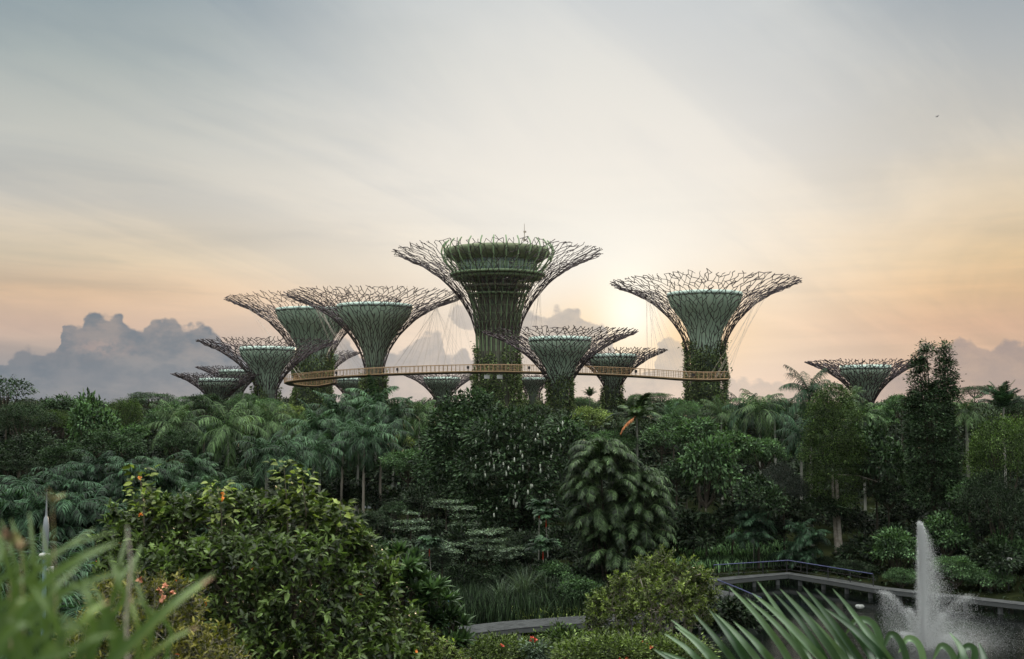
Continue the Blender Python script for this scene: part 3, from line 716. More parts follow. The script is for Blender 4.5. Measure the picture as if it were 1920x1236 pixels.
def near_leaves(mb, rng, B, D, L, wr=.42, droop=.25, tone=None):
    """bigger leaves with a crease and a curve"""
    n = len(B); D = nrm(D); U = nrm(UP + rng.normal(0, .45, (n, 3))); Sd = nrm(np.cross(D, U)); Nn = np.cross(Sd, D)
    L = np.broadcast_to(np.asarray(L, float), (n,))[:, None]; w = L*wr/2
    def at_(s, side, lift): return B + D*L*s + Sd*w*side + Nn*(w*lift - L*droop*s*s)
    V = np.stack([at_(0, 0, 0), at_(.33, 0, 0), at_(.7, 0, 0), at_(1, 0, 0), at_(.28, .95, .45), at_(.66, .8, .35), at_(.28, -.95, .45), at_(.66, -.8, .35)], 1)
    T = np.array([[0, 4, 1], [1, 4, 5], [1, 5, 2], [2, 5, 3], [0, 1, 6], [1, 7, 6], [1, 2, 7], [2, 3, 7]])
    F = (np.arange(n)[:, None, None]*8 + T[None]).reshape(-1, 3)
    t = rng.random(n) if tone is None else tone
    mb.add(V.reshape(-1, 3), F, np.repeat(t, 8))
def frond(mb, rng, base, az, el0, L, droop, nl, ll, lw, ldroop, tone=None, rach=.02, sweep=.5, power=1.3):
    s = np.linspace(0, 1, 12); el = el0 - droop*s**power
    d = np.stack([np.cos(el)*math.cos(az), np.cos(el)*math.sin(az), np.sin(el)], 1)
    C = np.concatenate([[np.zeros(3)], np.cumsum((d[:-1]+d[1:])/2*L/11, 0)]) + np.asarray(base, float)
    t = np.tile(np.linspace(.10, .985, nl), 2); side = np.repeat([1., -1.], nl)
    P = np.stack([np.interp(t, s, C[:, i]) for i in range(3)], 1); T = nrm(np.stack([np.interp(t, s, d[:, i]) for i in range(3)], 1))
    Sx = nrm(np.cross(T, UP) + 1e-6); Nx = np.cross(Sx, T)
    tn = (rng.random() if tone is None else tone)
    D = nrm(Sx*side[:, None] + T*sweep*(.5+t[:, None]) + Nx*.25 - UP*ldroop + rng.normal(0, .16, (2*nl, 3)))
    LL = ll*np.sin(PI*(.14+.80*t))**.55*rng.uniform(.85, 1.1, 2*nl); LL = LL[:, None]
    Wd = nrm(np.cross(D, Nx + .35*Sx*side[:, None])); w = lw/2
    tip = P + D*LL - UP*LL*(.18 + ldroop*.45)
    mid = P + D*LL*.5
    V = np.stack([P + Wd*w*.5, P - Wd*w*.5, mid - Wd*w, mid + Wd*w, tip], 1)
    k = np.arange(2*nl)[:, None]*5
    mb.add(V.reshape(-1, 3), np.concatenate([k + np.array([[0, 1, 2, 3]])]), np.repeat(np.clip(tn*.45 + rng.random(2*nl)*.55, 0, 1), 5))
    mb.F.append(k + np.array([[3, 2, 4]]) + mb.n - len(V)*5); mb.M.append(np.zeros(len(V), int)); mb.V.append(np.zeros((0, 3))); mb.T.append(np.zeros(0))
    tube(mb, C, np.linspace(rach, rach*.3, 12), 3, .9)
    return C

# ---------------------------------------------------------------- templates: trees
TPL = {}
def tpl_trunk():
    for q in range(2):
        rng = np.random.default_rng(q); m = MB(); z = np.linspace(0, 1, 9); P = np.stack([rng.normal(0, .35, 9)*z, rng.normal(0, .35, 9)*z, z], 1)
        th = np.arange(8)*PI/4; rr = np.array([1.5, 1.12, 1.02, .98, .92, .87, .82, .76, .7])[:, None]
        V = np.stack([P[:, 0:1]+rr*np.cos(th), P[:, 1:2]+rr*np.sin(th), np.repeat(P[:, 2:], 8, 1)], -1); i = np.arange(8)[:, None]*8; j = np.arange(8)[None]; kk = (j+1) % 8
        m.add(V.reshape(-1, 3), np.stack([i+j, i+kk, i+8+kk, i+8+j], -1).reshape(-1, 4)); TPL['trunk', q] = m.mesh('trunk', M['bark'])
tpl_trunk()
def crown_mb(seed, rx=4., rz=3.2, lobes=13, clumps=230, lpc=34, cr=.38, leaf=.30, wr=.5, kind='round'):
    rng = np.random.default_rng(seed); m = MB()
    if kind == 'round':
        d = sph(rng, lobes); d[:, 2] = np.abs(d[:, 2])*1.1-.25
        C = d*np.array([rx*.56, rx*.56, rz*.55])*rng.uniform(.8, 1.15, (lobes, 1)); Rl = rng.uniform(.30, .48, lobes)[:, None]*np.array([rx, rx, rz*.85])
        C = np.vstack([C, [[0, 0, 0]]]); Rl = np.vstack([Rl, [[rx*.5, rx*.5, rz*.5]]])
    elif kind == 'column':
        z = np.linspace(-1, 1, lobes)*rz*.85; a = rng.random(lobes)*2*PI; q = rx*.28*(1-.5*(z/rz)**2)
        C = np.stack([q*np.cos(a), q*np.sin(a), z], 1); Rl = (.66-.26*np.clip(z/rz, -.2, 1)**2)[:, None]*np.array([rx, rx, rx*1.0])*rng.uniform(.85, 1.12, (lobes, 1))
    elif kind == 'umbrella':
        a = rng.random(lobes)*2*PI; q = rx*np.sqrt(rng.random(lobes))*.85
        C = np.stack([q*np.cos(a), q*np.sin(a), rng.choice([-.5, 0, .45, .8], lobes)*rz*.5], 1); Rl = rng.uniform(.22, .34, lobes)[:, None]*np.array([rx, rx, rz*.42])
    P, Dn = clumps_on(rng, C, Rl, clumps)
    clump_leaves(m, rng, P, Dn, lpc, cr, leaf, wr, flat=.5 if kind == 'umbrella' else 1.0)
    limb = MB()
    for c in C[:9]:
        b = np.array([0, 0, -rz*.75]); mid = (b+c)/2 + rng.normal(0, .2, 3) + np.array([0, 0, -.15*rz])
        tube(limb, [b, mid, c + np.array([0, 0, Rl[0, 2]*.3])], [.16, .10, .03], 5)
    return m, limb
def reg(key, n, **kw):
    for q in range(n):
        c, l = crown_mb(hash(key) % 1 + sum(map(ord, key))*7 + q, **kw); TPL[key, q] = (c.mesh('crown', M['l_mid']), l.mesh('limbs', M['bark']), kw.get('rx', 4.), kw.get('rz', 3.2))
reg('round', 4, clumps=165, lpc=46, cr=.36, leaf=.31); reg('bigleaf', 3, clumps=150, lpc=20, leaf=.50, cr=.40, wr=.55); reg('fine', 2, clumps=420, lpc=44, leaf=.17, cr=.30)
reg('column', 2, rx=2.4, rz=6.5, lobes=11, clumps=460, lpc=36, leaf=.20, cr=.34, kind='column')
reg('umbrella', 2, rx=5, rz=2.4, lobes=22, clumps=190, lpc=30, leaf=.26, cr=.45, kind='umbrella')
reg('open', 2, clumps=120, lpc=16, leaf=.42, cr=.42, wr=.5)

def tpl_palm(key, q, nf, L, el, droop, nl, ll, lw, ld, sweep=.5, elmin=-.5):
    rng = np.random.default_rng(sum(map(ord, key))*3+q); m = MB()
    for i in range(nf):
        u = (i+.5)/nf; e = el + (elmin-el)*u**1.15 + rng.normal(0, .07); az = i*2.39996 + rng.normal(0, .12)
        frond(m, rng, (0, 0, 0), az, e, L*rng.uniform(.85, 1.08), droop*(.75+.45*u)*rng.uniform(.85, 1.15), nl, ll, lw, ld, None, .035, sweep)
    TPL[key, q] = m.mesh('fronds', M['frond'])
for q in range(3):
    tpl_palm('feather', q, 20, 3.4, 1.40, 1.6, 28, .85, .075, .65)
    tpl_palm('coconut', q, 21, 4.2, 1.45, 1.45, 34, 1.0, .070, .75)
    tpl_palm('foxtail', q, 19, 3.0, 1.45, 1.8, 38, .62, .075, .55, .35)
tpl_palm('upright', 0, 22, 3.6, 1.45, .85, 44, .9, .09, .15, .8, .65)
tpl_palm('wideleaf', 0, 13, 3.0, 1.35, 1.35, 40, .80, .17, .10, .75, .1)
for q in range(3):
    rng = np.random.default_rng(70+q); m = MB()
    for st in range(9):
        a = rng.random()*6.28; rr_ = rng.uniform(.1, 1.5); zc = rng.uniform(-2.6, .0) if st else 0.0; bx = (rr_*math.cos(a), rr_*math.sin(a), zc) if st else (0, 0, 0)
        tube(m, [(bx[0]*.4, bx[1]*.4, -5.5), (bx[0]*.7, bx[1]*.7, zc-1.5), bx], .035, 4, .6)
        for i in range(13):
            frond(m, rng, bx, i*2.39996+st, rng.uniform(.35, 1.4), rng.uniform(1.5, 2.3), rng.uniform(1.2, 2.2), 24, .55, .055, .55, None, .02, .5)
    TPL['cane', q] = m.mesh('fronds', M['frond'])
PALMH = {'feather': (.60, .70, 3.4), 'coconut': (.66, .80, 4.2), 'foxtail': (.52, .62, 3.0), 'upright': (.92, .75, 3.6), 'wideleaf': (.70, .8, 3.0), 'cane': (.72, 1.25, 2.0)}
def setmat(o, m):
    if o.data.materials and o.data.materials[0] != m: o.material_slots[0].link = 'OBJECT'; o.material_slots[0].material = m
cnt = [0]
def T(kind, px, yt, hw, D, lab, mt=None, rz=None, name=None, group=None, bark=None, tr=.16, squash=1.0):
    """a tree whose crown spans hw photo pixels each side of px with its top at yt, standing D metres away"""
    cnt[0] += 1; rng = random.Random(cnt[0]*17+3); c = at(px, yt, D); g = hz(c[0], D); k = D/FPX; r = hw*k
    n = len([1 for q in TPL if q[0] == kind]); q = cnt[0] % n; H = c[2]-g
    if kind in PALMH:
        up, out, L = PALMH[kind]; s = r/(out*L)
        if kind == 'cane': s = min(max(s, .9), 1.25)
        th = max(.6, H - up*L*s)
        root = empty(name or 'palm_tree', (c[0], D, g-.05), rng.uniform(0, 6.28), lab, 'palm', group)
        f = link('fronds', TPL[kind, q], root, (0, 0, th), (s, s, s*squash)); setmat(f, M[mt or 'frond'])
        t = link('trunk', TPL['trunk', q % 2], root, (0, 0, 0), (.13 if kind != 'cane' else .05, .13 if kind != 'cane' else .05, th+.1)); setmat(t, M[bark or 'palmtrunk'])
    else:
        cm, lm, rx, rzz = TPL[kind, q]; s = r/rx/1.02; sz = (rz*k/rzz if rz else s)*squash
        sz = min(sz, H*.62/rzz) if kind != 'column' else min(sz, H*.5/rzz)
        root = empty(name or 'broadleaf_tree', (c[0], D, g-.05), rng.uniform(0, 6.28), lab, 'tree', group)
        zc = H - rzz*sz*1.0; f = link('crown', cm, root, (0, 0, zc), (s, s, sz)); setmat(f, M[mt or 'l_mid'])
        l = link('limbs', lm, root, (0, 0, zc), (s, s, sz))
        t = link('trunk', TPL['trunk', q % 2], root, (0, 0, 0), (tr*max(s, .6), tr*max(s, .6), max(zc-rzz*sz*.6, .5)))
        if bark: setmat(t, M[bark])
    return root
# ---------------------------------------------------------------- the woodland, tree by tree
X = T
# skyline and back rows, left to right
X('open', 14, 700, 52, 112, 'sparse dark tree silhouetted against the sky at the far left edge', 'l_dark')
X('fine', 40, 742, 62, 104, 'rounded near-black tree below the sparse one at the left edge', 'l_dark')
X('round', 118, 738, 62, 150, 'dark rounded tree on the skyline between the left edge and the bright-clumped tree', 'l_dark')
X('fine', 100, 760, 40, 118, 'small lighter green tree tucked beside the near-black one at far left', 'l_moss')
X('bigleaf', 172, 728, 52, 104, 'big dark tree with lighter curled leaf clumps, tallest of the left group', 'l_mid', rz=75)
X('fine', 232, 733, 42, 118, 'mossy tree with a yellowish right edge beside the bright-clumped tree', 'l_moss', rz=55)
X('umbrella', 283, 727, 45, 210, 'flat-topped tree with layered branches on the skyline at left', 'l_dark')
X('umbrella', 340, 735, 42, 230, 'low flat-topped tree on the skyline left of the leftmost steel tree', 'l_mid')
X('round', 318, 750, 48, 165, 'hazy mid-green tree below the flat-topped trees at left', 'l_mid')
X('round', 384, 733, 42, 150, 'dark round tree directly under the leftmost small steel tree', 'l_dark')
X('fine', 452, 730, 36, 205, 'misty tree between the leftmost steel trees, just above the palms', 'l_mid')
X('fine', 505, 738, 45, 190, 'leafy tree around the foot of the low steel tree with the collar', 'l_mid')
X('round', 545, 752, 34, 175, 'soft green tree left of the foot of the looped trunk', 'l_fresh')
X('fine', 462, 775, 30, 120, 'yellow-green shrubby tree peeping between two palms at left', 'l_fresh')
X('round', 205, 800, 60, 92, 'dark low tree below the bright-clumped tree at left', 'l_dark')
X('round', 62, 800, 70, 90, 'broad shadowy tree low at the far left behind the small palms', 'l_shade')
X('bigleaf', 250, 790, 32, 96, 'small round tree with glossy clumps right of the big left tree', 'l_mid')
X('round', 330, 800, 42, 98, 'dark green tree beneath the leftmost coconut palm', 'l_dark')
# palms of the left and centre
X('coconut', 331, 752, 56, 125, 'coconut palm with upright crown, leftmost of the large palms', 'frondl')
X('coconut', 428, 748, 66, 103, 'large coconut palm with long drooping fronds under the low steel tree', 'frondl')
X('feather', 395, 775, 44, 130, 'half-hidden palm between the two large coconut palms at left', 'frond')
X('coconut', 503, 752, 48, 118, 'palm with pale green fronds right of the large coconut palm', 'frondl')
X('coconut', 556, 765, 44, 128, 'light green palm under the gap left of the looped trunk', 'frondl')
X('feather', 500, 808, 52, 92, 'bluish palm in front of the pale green palm, above the big foreground bush', 'frondt')
X('feather', 545, 820, 46, 90, 'low bluish palm with hanging fronds above the top shoot of the foreground bush', 'frondt')
X('foxtail', 590, 770, 44, 112, 'dark plume palm directly below the looped trunk', 'frond')
X('foxtail', 625, 742, 42, 128, 'tall plume palm whose top reaches the right side of the looped trunk', 'frond')
X('foxtail', 668, 735, 44, 134, 'tall plume palm just left of the thin-necked steel tree', 'frond')
X('foxtail', 706, 728, 46, 128, 'tallest plume palm, its crown overlapping the thin neck of the steel tree', 'frond')
X('foxtail', 738, 752, 38, 122, 'plume palm at the right end of the palm cluster', 'frondt')
X('feather', 600, 812, 46, 101, 'teal palm with drooping crown low in the palm cluster, left of the bare trunks', 'frondt')
X('feather', 642, 788, 44, 113, 'teal-fronded palm with a slim bare trunk, leftmost of the bare-trunked ones', 'frondt', bark='barkp')
X('feather', 683, 782, 48, 111, 'slim palm with a pale bare trunk in the middle of the cluster', 'frondt', bark='barkp')
X('feather', 714, 790, 46, 113, 'slim palm with a pale bare trunk, right-hand one of the cluster', 'frondt', bark='barkp')
X('foxtail', 672, 800, 34, 118, 'short dark plume palm squeezed between the bare trunks', 'frond')
X('feather', 786, 745, 34, 140, 'lone distant palm between the palm cluster and the dark blossoming tree', 'frondl')
X('fine', 770, 775, 42, 150, 'hazy round tree right of the palm cluster', 'l_mid')
X('round', 765, 835, 50, 108, 'loose mid-green tree below the lone distant palm', 'l_mid')
X('round', 742, 800, 34, 128, 'small leafy tree just right of the plume palms', 'l_fresh')
# small arching palms, lower left
for a in ((30, 880, 46, 62, 'arching cane palm at the far left edge above the blurred grass', 'frond'),
          (110, 862, 48, 66, 'cane palm with a feathery top in the dark lower left, above the pole tip', 'frond'),
          (80, 900, 52, 48, 'glossy cane palm directly behind the tip of the slim pole', 'frond'),
          (170, 905, 50, 50, 'cane palm to the right of the slim pole, half behind the big bush', 'frond'),
          (186, 835, 46, 72, 'dark cane palm below the big bright-clumped tree', 'frond'),
          (246, 850, 44, 70, 'cane palm above the orange-tipped left shoot of the big bush', 'frond'),
          (300, 845, 50, 74, 'teal cane palm below the leftmost coconut palm', 'frondt'),
          (362, 838, 48, 78, 'drooping cane palm left of the large coconut palm trunk', 'frondt'),
          (398, 880, 40, 66, 'low cane palm just above the yellow tips of the big bush', 'frondt'),
          (20, 985, 70, 30, 'near cane palm at the left edge with long shining fronds', 'frond'),
          (125, 985, 62, 33, 'near cane palm behind the pole collar', 'frond'),
          (60, 1060, 80, 24, 'dark cane palm low at left behind the blurred blades', 'frond')):
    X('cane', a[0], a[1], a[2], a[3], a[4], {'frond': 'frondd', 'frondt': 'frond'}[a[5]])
X('round', 20, 835, 50, 80, 'black-green bush mass at the left edge above the cane palms', 'l_shade')
X('round', 120, 820, 55, 84, 'dark leafy tree above the feathery-topped cane palm', 'l_dark')
X('round', 440, 870, 36, 80, 'dark low tree behind the top of the big bush', 'l_dark')
# behind and right of the tallest steel tree
X('fine', 1010, 752, 40, 215, 'misty tree at the foot of the small steel tree in the centre', 'l_mid')
X('fine', 1090, 738, 30, 300, 'pale misty tree between the two leafy trunks, on the skyline', 'l_mid')
X('upright', 1106, 726, 14, 280, 'tiny distant palm on the skyline between the two leafy trunks', 'frondl')
X('round', 1105, 757, 40, 150, 'bushy yellow-green tree in front of the leafy trunks', 'l_fresh')
X('round', 1068, 785, 46, 120, 'dark tree above the left shoulder of the broad-fronded palm clump', 'l_mid')
X('fine', 1195, 733, 30, 290, 'round misty tree on the skyline right of the lower leafy trunk', 'l_mid')
X('umbrella', 1238, 730, 32, 285, 'flat-topped distant tree left of the tall thick-trunked steel tree', 'l_mid')
X('round', 1280, 744, 36, 240, 'hazy tree just left of the thick trunk of the tall right steel tree', 'l_mid')
X('wideleaf', 1194, 742, 48, 118, 'broad-leaved palm with one orange dying frond, above the palm clump', 'haircut')
X('round', 1150, 800, 44, 118, 'leafy tree left of the broad-leaved palm with the orange frond', 'l_mid')
X('bigleaf', 1240, 790, 44, 112, 'glossy tree right of the broad-leaved palm with the orange frond', 'l_mid')
X('upright', 1258, 754, 36, 160, 'wide fan of upright fronds below the flat-topped distant tree', 'frond')
X('fine', 1285, 750, 28, 150, 'small round bright tree below the left edge of the thick trunk', 'l_mid')
X('bigleaf', 1262, 770, 34, 130, 'leafy tree with pale flecks in front of the fan of upright fronds', 'l_mid')
X('bigleaf', 1310, 778, 50, 112, 'wide glossy tree below the thick trunk of the tall right steel tree', 'l_mid')
X('coconut', 1352, 742, 44, 150, 'hazy palm just right of the thick trunk', 'frondl')
X('coconut', 1395, 737, 42, 138, 'palm with arching crown, second right of the thick trunk', 'frondd')
X('feather', 1424, 730, 46, 122, 'drooping palm with a yellow-green new shoot, right of the thick trunk', 'frondl')
X('coconut', 1452, 742, 44, 130, 'drooping palm left of the tall dark palm', 'frondd')
X('coconut', 1517, 690, 58, 112, 'tall dark palm with wild fronds against the sky, left of the isolated steel tree', 'frondd')
X('coconut', 1500, 778, 46, 104, 'dark hanging-fronded palm at the left side of the moss-green column tree', 'frondd')
X('coconut', 1592, 722, 34, 150, 'palm top peeking right of the moss-green column tree', 'frondl')
X('bigleaf', 1372, 800, 54, 106, 'broad light-speckled tree with wide-spreading leaf layers, right of centre', 'l_mid')
X('round', 1430, 815, 50, 108, 'dark leafy tree under the drooping palms on the right', 'l_mid')
X('fine', 1468, 852, 50, 98, 'grey-purple tree left of the moss-green column tree', 'l_purple', rz=60)
X('bigleaf', 1420, 880, 48, 96, 'dark leafy tree low down, right of the slim-trunked tree', 'l_dark', rz=55)
X('bigleaf', 1322, 812, 62, 99, 'light green slim-trunked tree standing above the reed bed', 'l_mid', rz=78, bark='barkp', tr=.10)
X('bigleaf', 1268, 860, 36, 100, 'dark glossy bush right of the broad-fronded palm clump', 'l_dark')
X('bigleaf', 1300, 965, 22, 98, 'small leafy sapling under the slim-trunked tree', 'l_mid', name='shrub')
X('bigleaf', 1372, 965, 18, 99, 'second small sapling, right of the slim trunk above the reeds', 'l_mid', name='shrub')
X('cane', 1412, 935, 44, 96, 'dark spiky-leaved clump at the right end of the reed bed', 'frondd', name='spiky_shrub')
X('cane', 1500, 968, 40, 95, 'spiky dark clump at the corner of the far boardwalk', 'frondd', name='spiky_shrub')
X('round', 1640, 755, 46, 140, 'hazy tree at the foot of the isolated steel tree', 'l_mid')
X('foxtail', 1618, 752, 32, 110, 'palm with curved drooping fronds below the isolated steel tree', 'frondl')
X('bigleaf', 1640, 785, 58, 98, 'big dark glossy-leaved tree between the column tree and the twin-topped tree', 'l_dark', rz=85)
X('round', 1690, 735, 36, 128, 'leafy tree behind the left edge of the twin-topped tree', 'l_mid')
X('bigleaf', 1665, 900, 40, 96, 'black-green tree low between the column and the twin-topped tree', 'l_shade')
X('feather', 1812, 742, 34, 98, 'bright-tipped palm just right of the twin-topped tree', 'frondl')
X('umbrella', 1826, 716, 36, 190, 'airy flat-topped tree on the skyline right of the twin-topped tree', 'l_dark')
X('upright', 1880, 716, 40, 120, 'spiky upright palm fronds above the right-edge trees', 'frondd')
X('round', 1900, 735, 40, 140, 'dark tree on the skyline at the right edge', 'l_dark')
X('fine', 1885, 752, 78, 92, 'large moss-rimmed dark tree filling the right edge', 'l_moss', rz=110)
X('fine', 1872, 860, 70, 88, 'black-green tree low at the right, behind the lamp', 'l_shade', rz=100)
X('bigleaf', 1815, 890, 42, 92, 'small pale-flecked tree right of the twin-topped tree, low down', 'l_mid')
# shrubs on the far shore
X('bigleaf', 1682, 985, 48, 88, 'bright leafy shrub left of the fountain top', 'l_mid', name='shrub', rz=48)
X('bigleaf', 1772, 958, 50, 90, 'bright leafy shrub right of the fountain top', 'l_mid', name='shrub', rz=50)
X('bigleaf', 1885, 985, 44, 88, 'leafy shrub behind the lamp at the right edge', 'l_mid', name='shrub', rz=48)
X('round', 1790, 1035, 50, 85, 'low shrub row plant with white flowers right of the fountain', 'l_mid', name='shrub', rz=36)
X('round', 1856, 1052, 46, 84, 'low white-flowered shrub near the lamp foot', 'l_mid', name='shrub', rz=32)
X('round', 1600, 1048, 44, 92, 'low dark shrub behind the far boardwalk rail, left of the fountain', 'l_shade', name='shrub', rz=24)
X('round', 1545, 1040, 36, 95, 'low dark shrub behind the kink of the far boardwalk rail', 'l_shade', name='shrub', rz=22)
X('round', 1690, 1060, 34, 86, 'small shrub at the water edge just left of the main jet', 'l_mid', name='shrub', rz=22)
# dark undergrowth of the middle
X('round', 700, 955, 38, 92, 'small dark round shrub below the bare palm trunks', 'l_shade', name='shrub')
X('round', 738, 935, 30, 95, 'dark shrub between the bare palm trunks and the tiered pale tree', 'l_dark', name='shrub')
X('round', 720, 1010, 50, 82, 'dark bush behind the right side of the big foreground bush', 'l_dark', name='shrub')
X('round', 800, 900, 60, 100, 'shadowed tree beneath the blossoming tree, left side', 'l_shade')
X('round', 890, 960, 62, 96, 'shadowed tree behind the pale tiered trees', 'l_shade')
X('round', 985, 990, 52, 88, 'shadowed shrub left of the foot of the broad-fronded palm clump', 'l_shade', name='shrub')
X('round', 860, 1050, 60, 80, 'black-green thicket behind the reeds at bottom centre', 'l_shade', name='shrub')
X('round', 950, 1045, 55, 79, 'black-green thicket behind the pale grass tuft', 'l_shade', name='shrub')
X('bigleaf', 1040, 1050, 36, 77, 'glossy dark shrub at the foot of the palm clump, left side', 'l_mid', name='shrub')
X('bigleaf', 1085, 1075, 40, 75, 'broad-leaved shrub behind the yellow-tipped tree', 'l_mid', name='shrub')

# ---------------------------------------------------------------- wood that reads as one mass
def mass(name, rows, label, kinds, seed, cat):
    rng = np.random.default_rng(seed); m = MB(); base = {}
    for q in range(5):
        c, _ = crown_mb(900+seed+q, clumps=100, lpc=22, leaf=.62, cr=.5, lobes=10); base[q] = c
    for D, y0, y1, hw in rows:
        step = hw*1.25; px = -140 + rng.uniform(0, step)
        while px < 2060:
            yy = rng.uniform(y0, y1); c = at(px, yy, D + rng.uniform(-6, 6)); g = hz(c[0], c[1]); r = hw*D/FPX*rng.uniform(.8, 1.3)
            if c[1] < 200 and pdist(c[0:1], c[1:2], POND)[0] < r*.8+2: px += step; continue
            H = c[2]-g; sz = max(.3, min(r/4, H/5.0))
            m.merge(base[int(rng.integers(5))], (c[0], c[1], c[2]-3.2*sz), (r/4, r/4, sz), rng.uniform(0, 6))
            px += step*rng.uniform(.75, 1.25)
    o = m.obj(name, M[kinds]); tag(o, label, cat, kind='stuff')
mass('distant_wood', [(400, 743, 757, 26), (340, 746, 760, 28), (290, 750, 766, 30), (250, 755, 770, 34), (215, 758, 772, 36), (188, 766, 780, 40)], 'far hazy belt of treetops along the horizon', 'l_far', 5, 'wood')
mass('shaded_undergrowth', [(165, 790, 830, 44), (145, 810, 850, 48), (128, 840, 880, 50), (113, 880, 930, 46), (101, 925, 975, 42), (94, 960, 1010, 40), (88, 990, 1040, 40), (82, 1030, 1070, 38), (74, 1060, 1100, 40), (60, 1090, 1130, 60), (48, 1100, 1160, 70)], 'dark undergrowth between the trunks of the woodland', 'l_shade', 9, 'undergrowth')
# ---------------------------------------------------------------- plants shaped from their own outline: lobes are (photo x, photo y, radius in photo pixels, depth offset)
def lobed(name, cat, label, D, lobes, mt, leaf, ncl, lpc, cr, style='far', wr=.5, zmin=-.35, group=None, base=None, stems=6, twig=True, bark='bark', squash=1.0, upb=.5, seed=0, extra=None, tw=.35):
    rng = np.random.default_rng(seed+int(D*10)); k = D/FPX
    C = np.array([at(l[0], l[1], D + (l[3] if len(l) > 3 else 0)) for l in lobes]); Rl = np.array([[l[2]*k, l[2]*k, l[2]*k*squash] for l in lobes])
    bx = base if base is not None else np.average(C, 0, weights=Rl[:, 0]**2)[:2]; g = hz(bx[0], bx[1]); o = np.array([bx[0], bx[1], g])
    root = empty(name, o - np.array([0, 0, .05]), 0, label, cat, group); C = C - o
    P, Dn = clumps_on(rng, C, Rl, ncl, zmin)
    m = MB(); w = MB()
    if style == 'far': clump_leaves(m, rng, P, Dn, lpc, cr, leaf, wr)
    elif style == 'twig':        # leafy twigs that grow outward and upward
        n = len(P); G = nrm(Dn*.9 + UP*.55 + rng.normal(0, .38, (n, 3))); L = tw*rng.uniform(.6, 1.35, n)
        S0 = P - G*L[:, None]*.6
        q = np.repeat(np.arange(n), lpc); s = np.tile((np.arange(lpc)+.5)/lpc, n); B = S0[q] + G[q]*(L[q]*s)[:, None] + UP*.03*np.sin(s*PI)[:, None]
        a = np.tile(np.arange(lpc)*2.4, n) + np.repeat(rng.random(n)*6.28, lpc); X = nrm(np.cross(G, UP+.01))[q]; Y = np.cross(G[q], X)
        Dd = X*np.cos(a)[:, None] + Y*np.sin(a)[:, None] + G[q]*(.35+.9*s)[:, None] - UP*.10
        tone = np.clip(rng.random(n)[q]*.45 + rng.random(n*lpc)*.4 + .15*s, 0, .92); sp = rng.random(n*lpc) < .0022; tone = np.where(sp, 1.0, tone)
        near_leaves(m, rng, B, Dd, leaf*rng.uniform(.6, 1.25, n*lpc)*(1-.35*s), wr, .25, tone)
        rods(w, S0 - G*L[:, None]*.5, S0 + G*L[:, None]*.95, .0035*D/13 if D < 20 else .005, 3)
        for i in range(0, n, 4):
            j = int(np.argmin(((C-P[i])**2).sum(1))); c0 = C[j]; b = S0[i] - G[i]*L[i]*.5
            rods(w, [b], [c0 + (b-c0)*.25 + rng.normal(0, .05, 3) - UP*.1], .006*D/13, 3)
    elif style == 'rosette':     # whorls of long upright leaves on bare twigs
        n = len(P); G = nrm(Dn*.6 + UP*.9 + rng.normal(0, .2, (n, 3)))
        q = np.repeat(np.arange(n), lpc); a = np.tile(np.arange(lpc)*2.4, n); X = nrm(np.cross(G, UP+.01))[q]; Y = np.cross(G[q], X); e = np.tile(np.linspace(.2, 1.4, lpc), n)
        Dd = (X*np.cos(a)[:, None] + Y*np.sin(a)[:, None])*np.cos(e)[:, None]*1.1 + G[q]*np.sin(e)[:, None]
        near_leaves(m, rng, P[q] + G[q]*.02, Dd, leaf*rng.uniform(.75, 1.15, n*lpc), wr, .12, np.clip(rng.random(n)[q]*.4+rng.random(n*lpc)*.5, 0, .92))
        for i in range(n):
            j = int(np.argmin(((C-P[i])**2).sum(1))); tube(w, [P[i], P[i]-G[i]*Rl[j, 0]*.4, C[j]-UP*Rl[j, 2]*.3], [.008*k*60, .010*k*60, .012*k*60], 4)
    elif style == 'layers':      # flat horizontal sprays of tiny leaves
        n = len(P)
    m.obj('crown', mt if not isinstance(mt, str) else M[mt], root)
    rb = np.random.default_rng(4)
    for i in range(min(stems, len(C))):
        c = C[i]; tube(w, [np.array([rb.normal(0, .08), rb.normal(0, .08), 0]), c*np.array([.35, .35, .45]), c*np.array([.8, .8, .8]), c + UP*Rl[i, 2]*.35], np.array([.055, .040, .028, .010])*(1 if D < 20 else 2.2), 6)
    if w.n: w.obj('branches', M[bark], root)
    if extra: extra(root, P, Dn, rng, o)
    return root
M['bushleaf'] = leafmat('bush_leaf', (.028, .060, .026), (.145, .215, .062), .28, .40, .25, third=(.75, .22, .03), thr=.985)
M['tipleaf'] = leafmat('young_shoot_leaf', (.09, .15, .03), (.19, .24, .06), .32, .4, .25)
M['rustleaf'] = leafmat('rusty_leaf', (.06, .10, .02), (.22, .20, .045), .3, .45, .2, third=(.60, .16, .05), thr=.97)
M['yellowleaf'] = leafmat('yellow_green_leaf', (.070, .13, .030), (.19, .25, .060), .3, .45, .2)
M['glossleaf'] = leafmat('glossy_leaf', (.025, .065, .030), (.12, .21, .080), .22, .35, .35)
M['feather'] = leafmat('feathery_leaf', (.06, .11, .025), (.16, .22, .06), .3, .5, .3, third=(.55, .05, .02), thr=.97)
M['petal_o'] = mat('orange_petal', (.85, .22, .02), .5, (.7, .30, .04), 30); M['petal_r'] = mat('red_petal', (.60, .09, .05), .5); M['petal_c'] = mat('coral_petal', (.62, .27, .16), .6); M['petal_w'] = mat('cream_petal', (.62, .66, .55), .6)
def flowers(part, mtl, pts, size, n=7):
    def f(root, P, Dn, rng, o):
        m = MB()
        for x, y, D in pts:
            c = at(x, y, D)-o; d = nrm(rng.normal(0, 1, (n, 3))+UP*.6); near_leaves(m, rng, np.repeat(c[None], n, 0), d, size, .8, .2)
        m.obj(part, M[mtl], root)
    return f
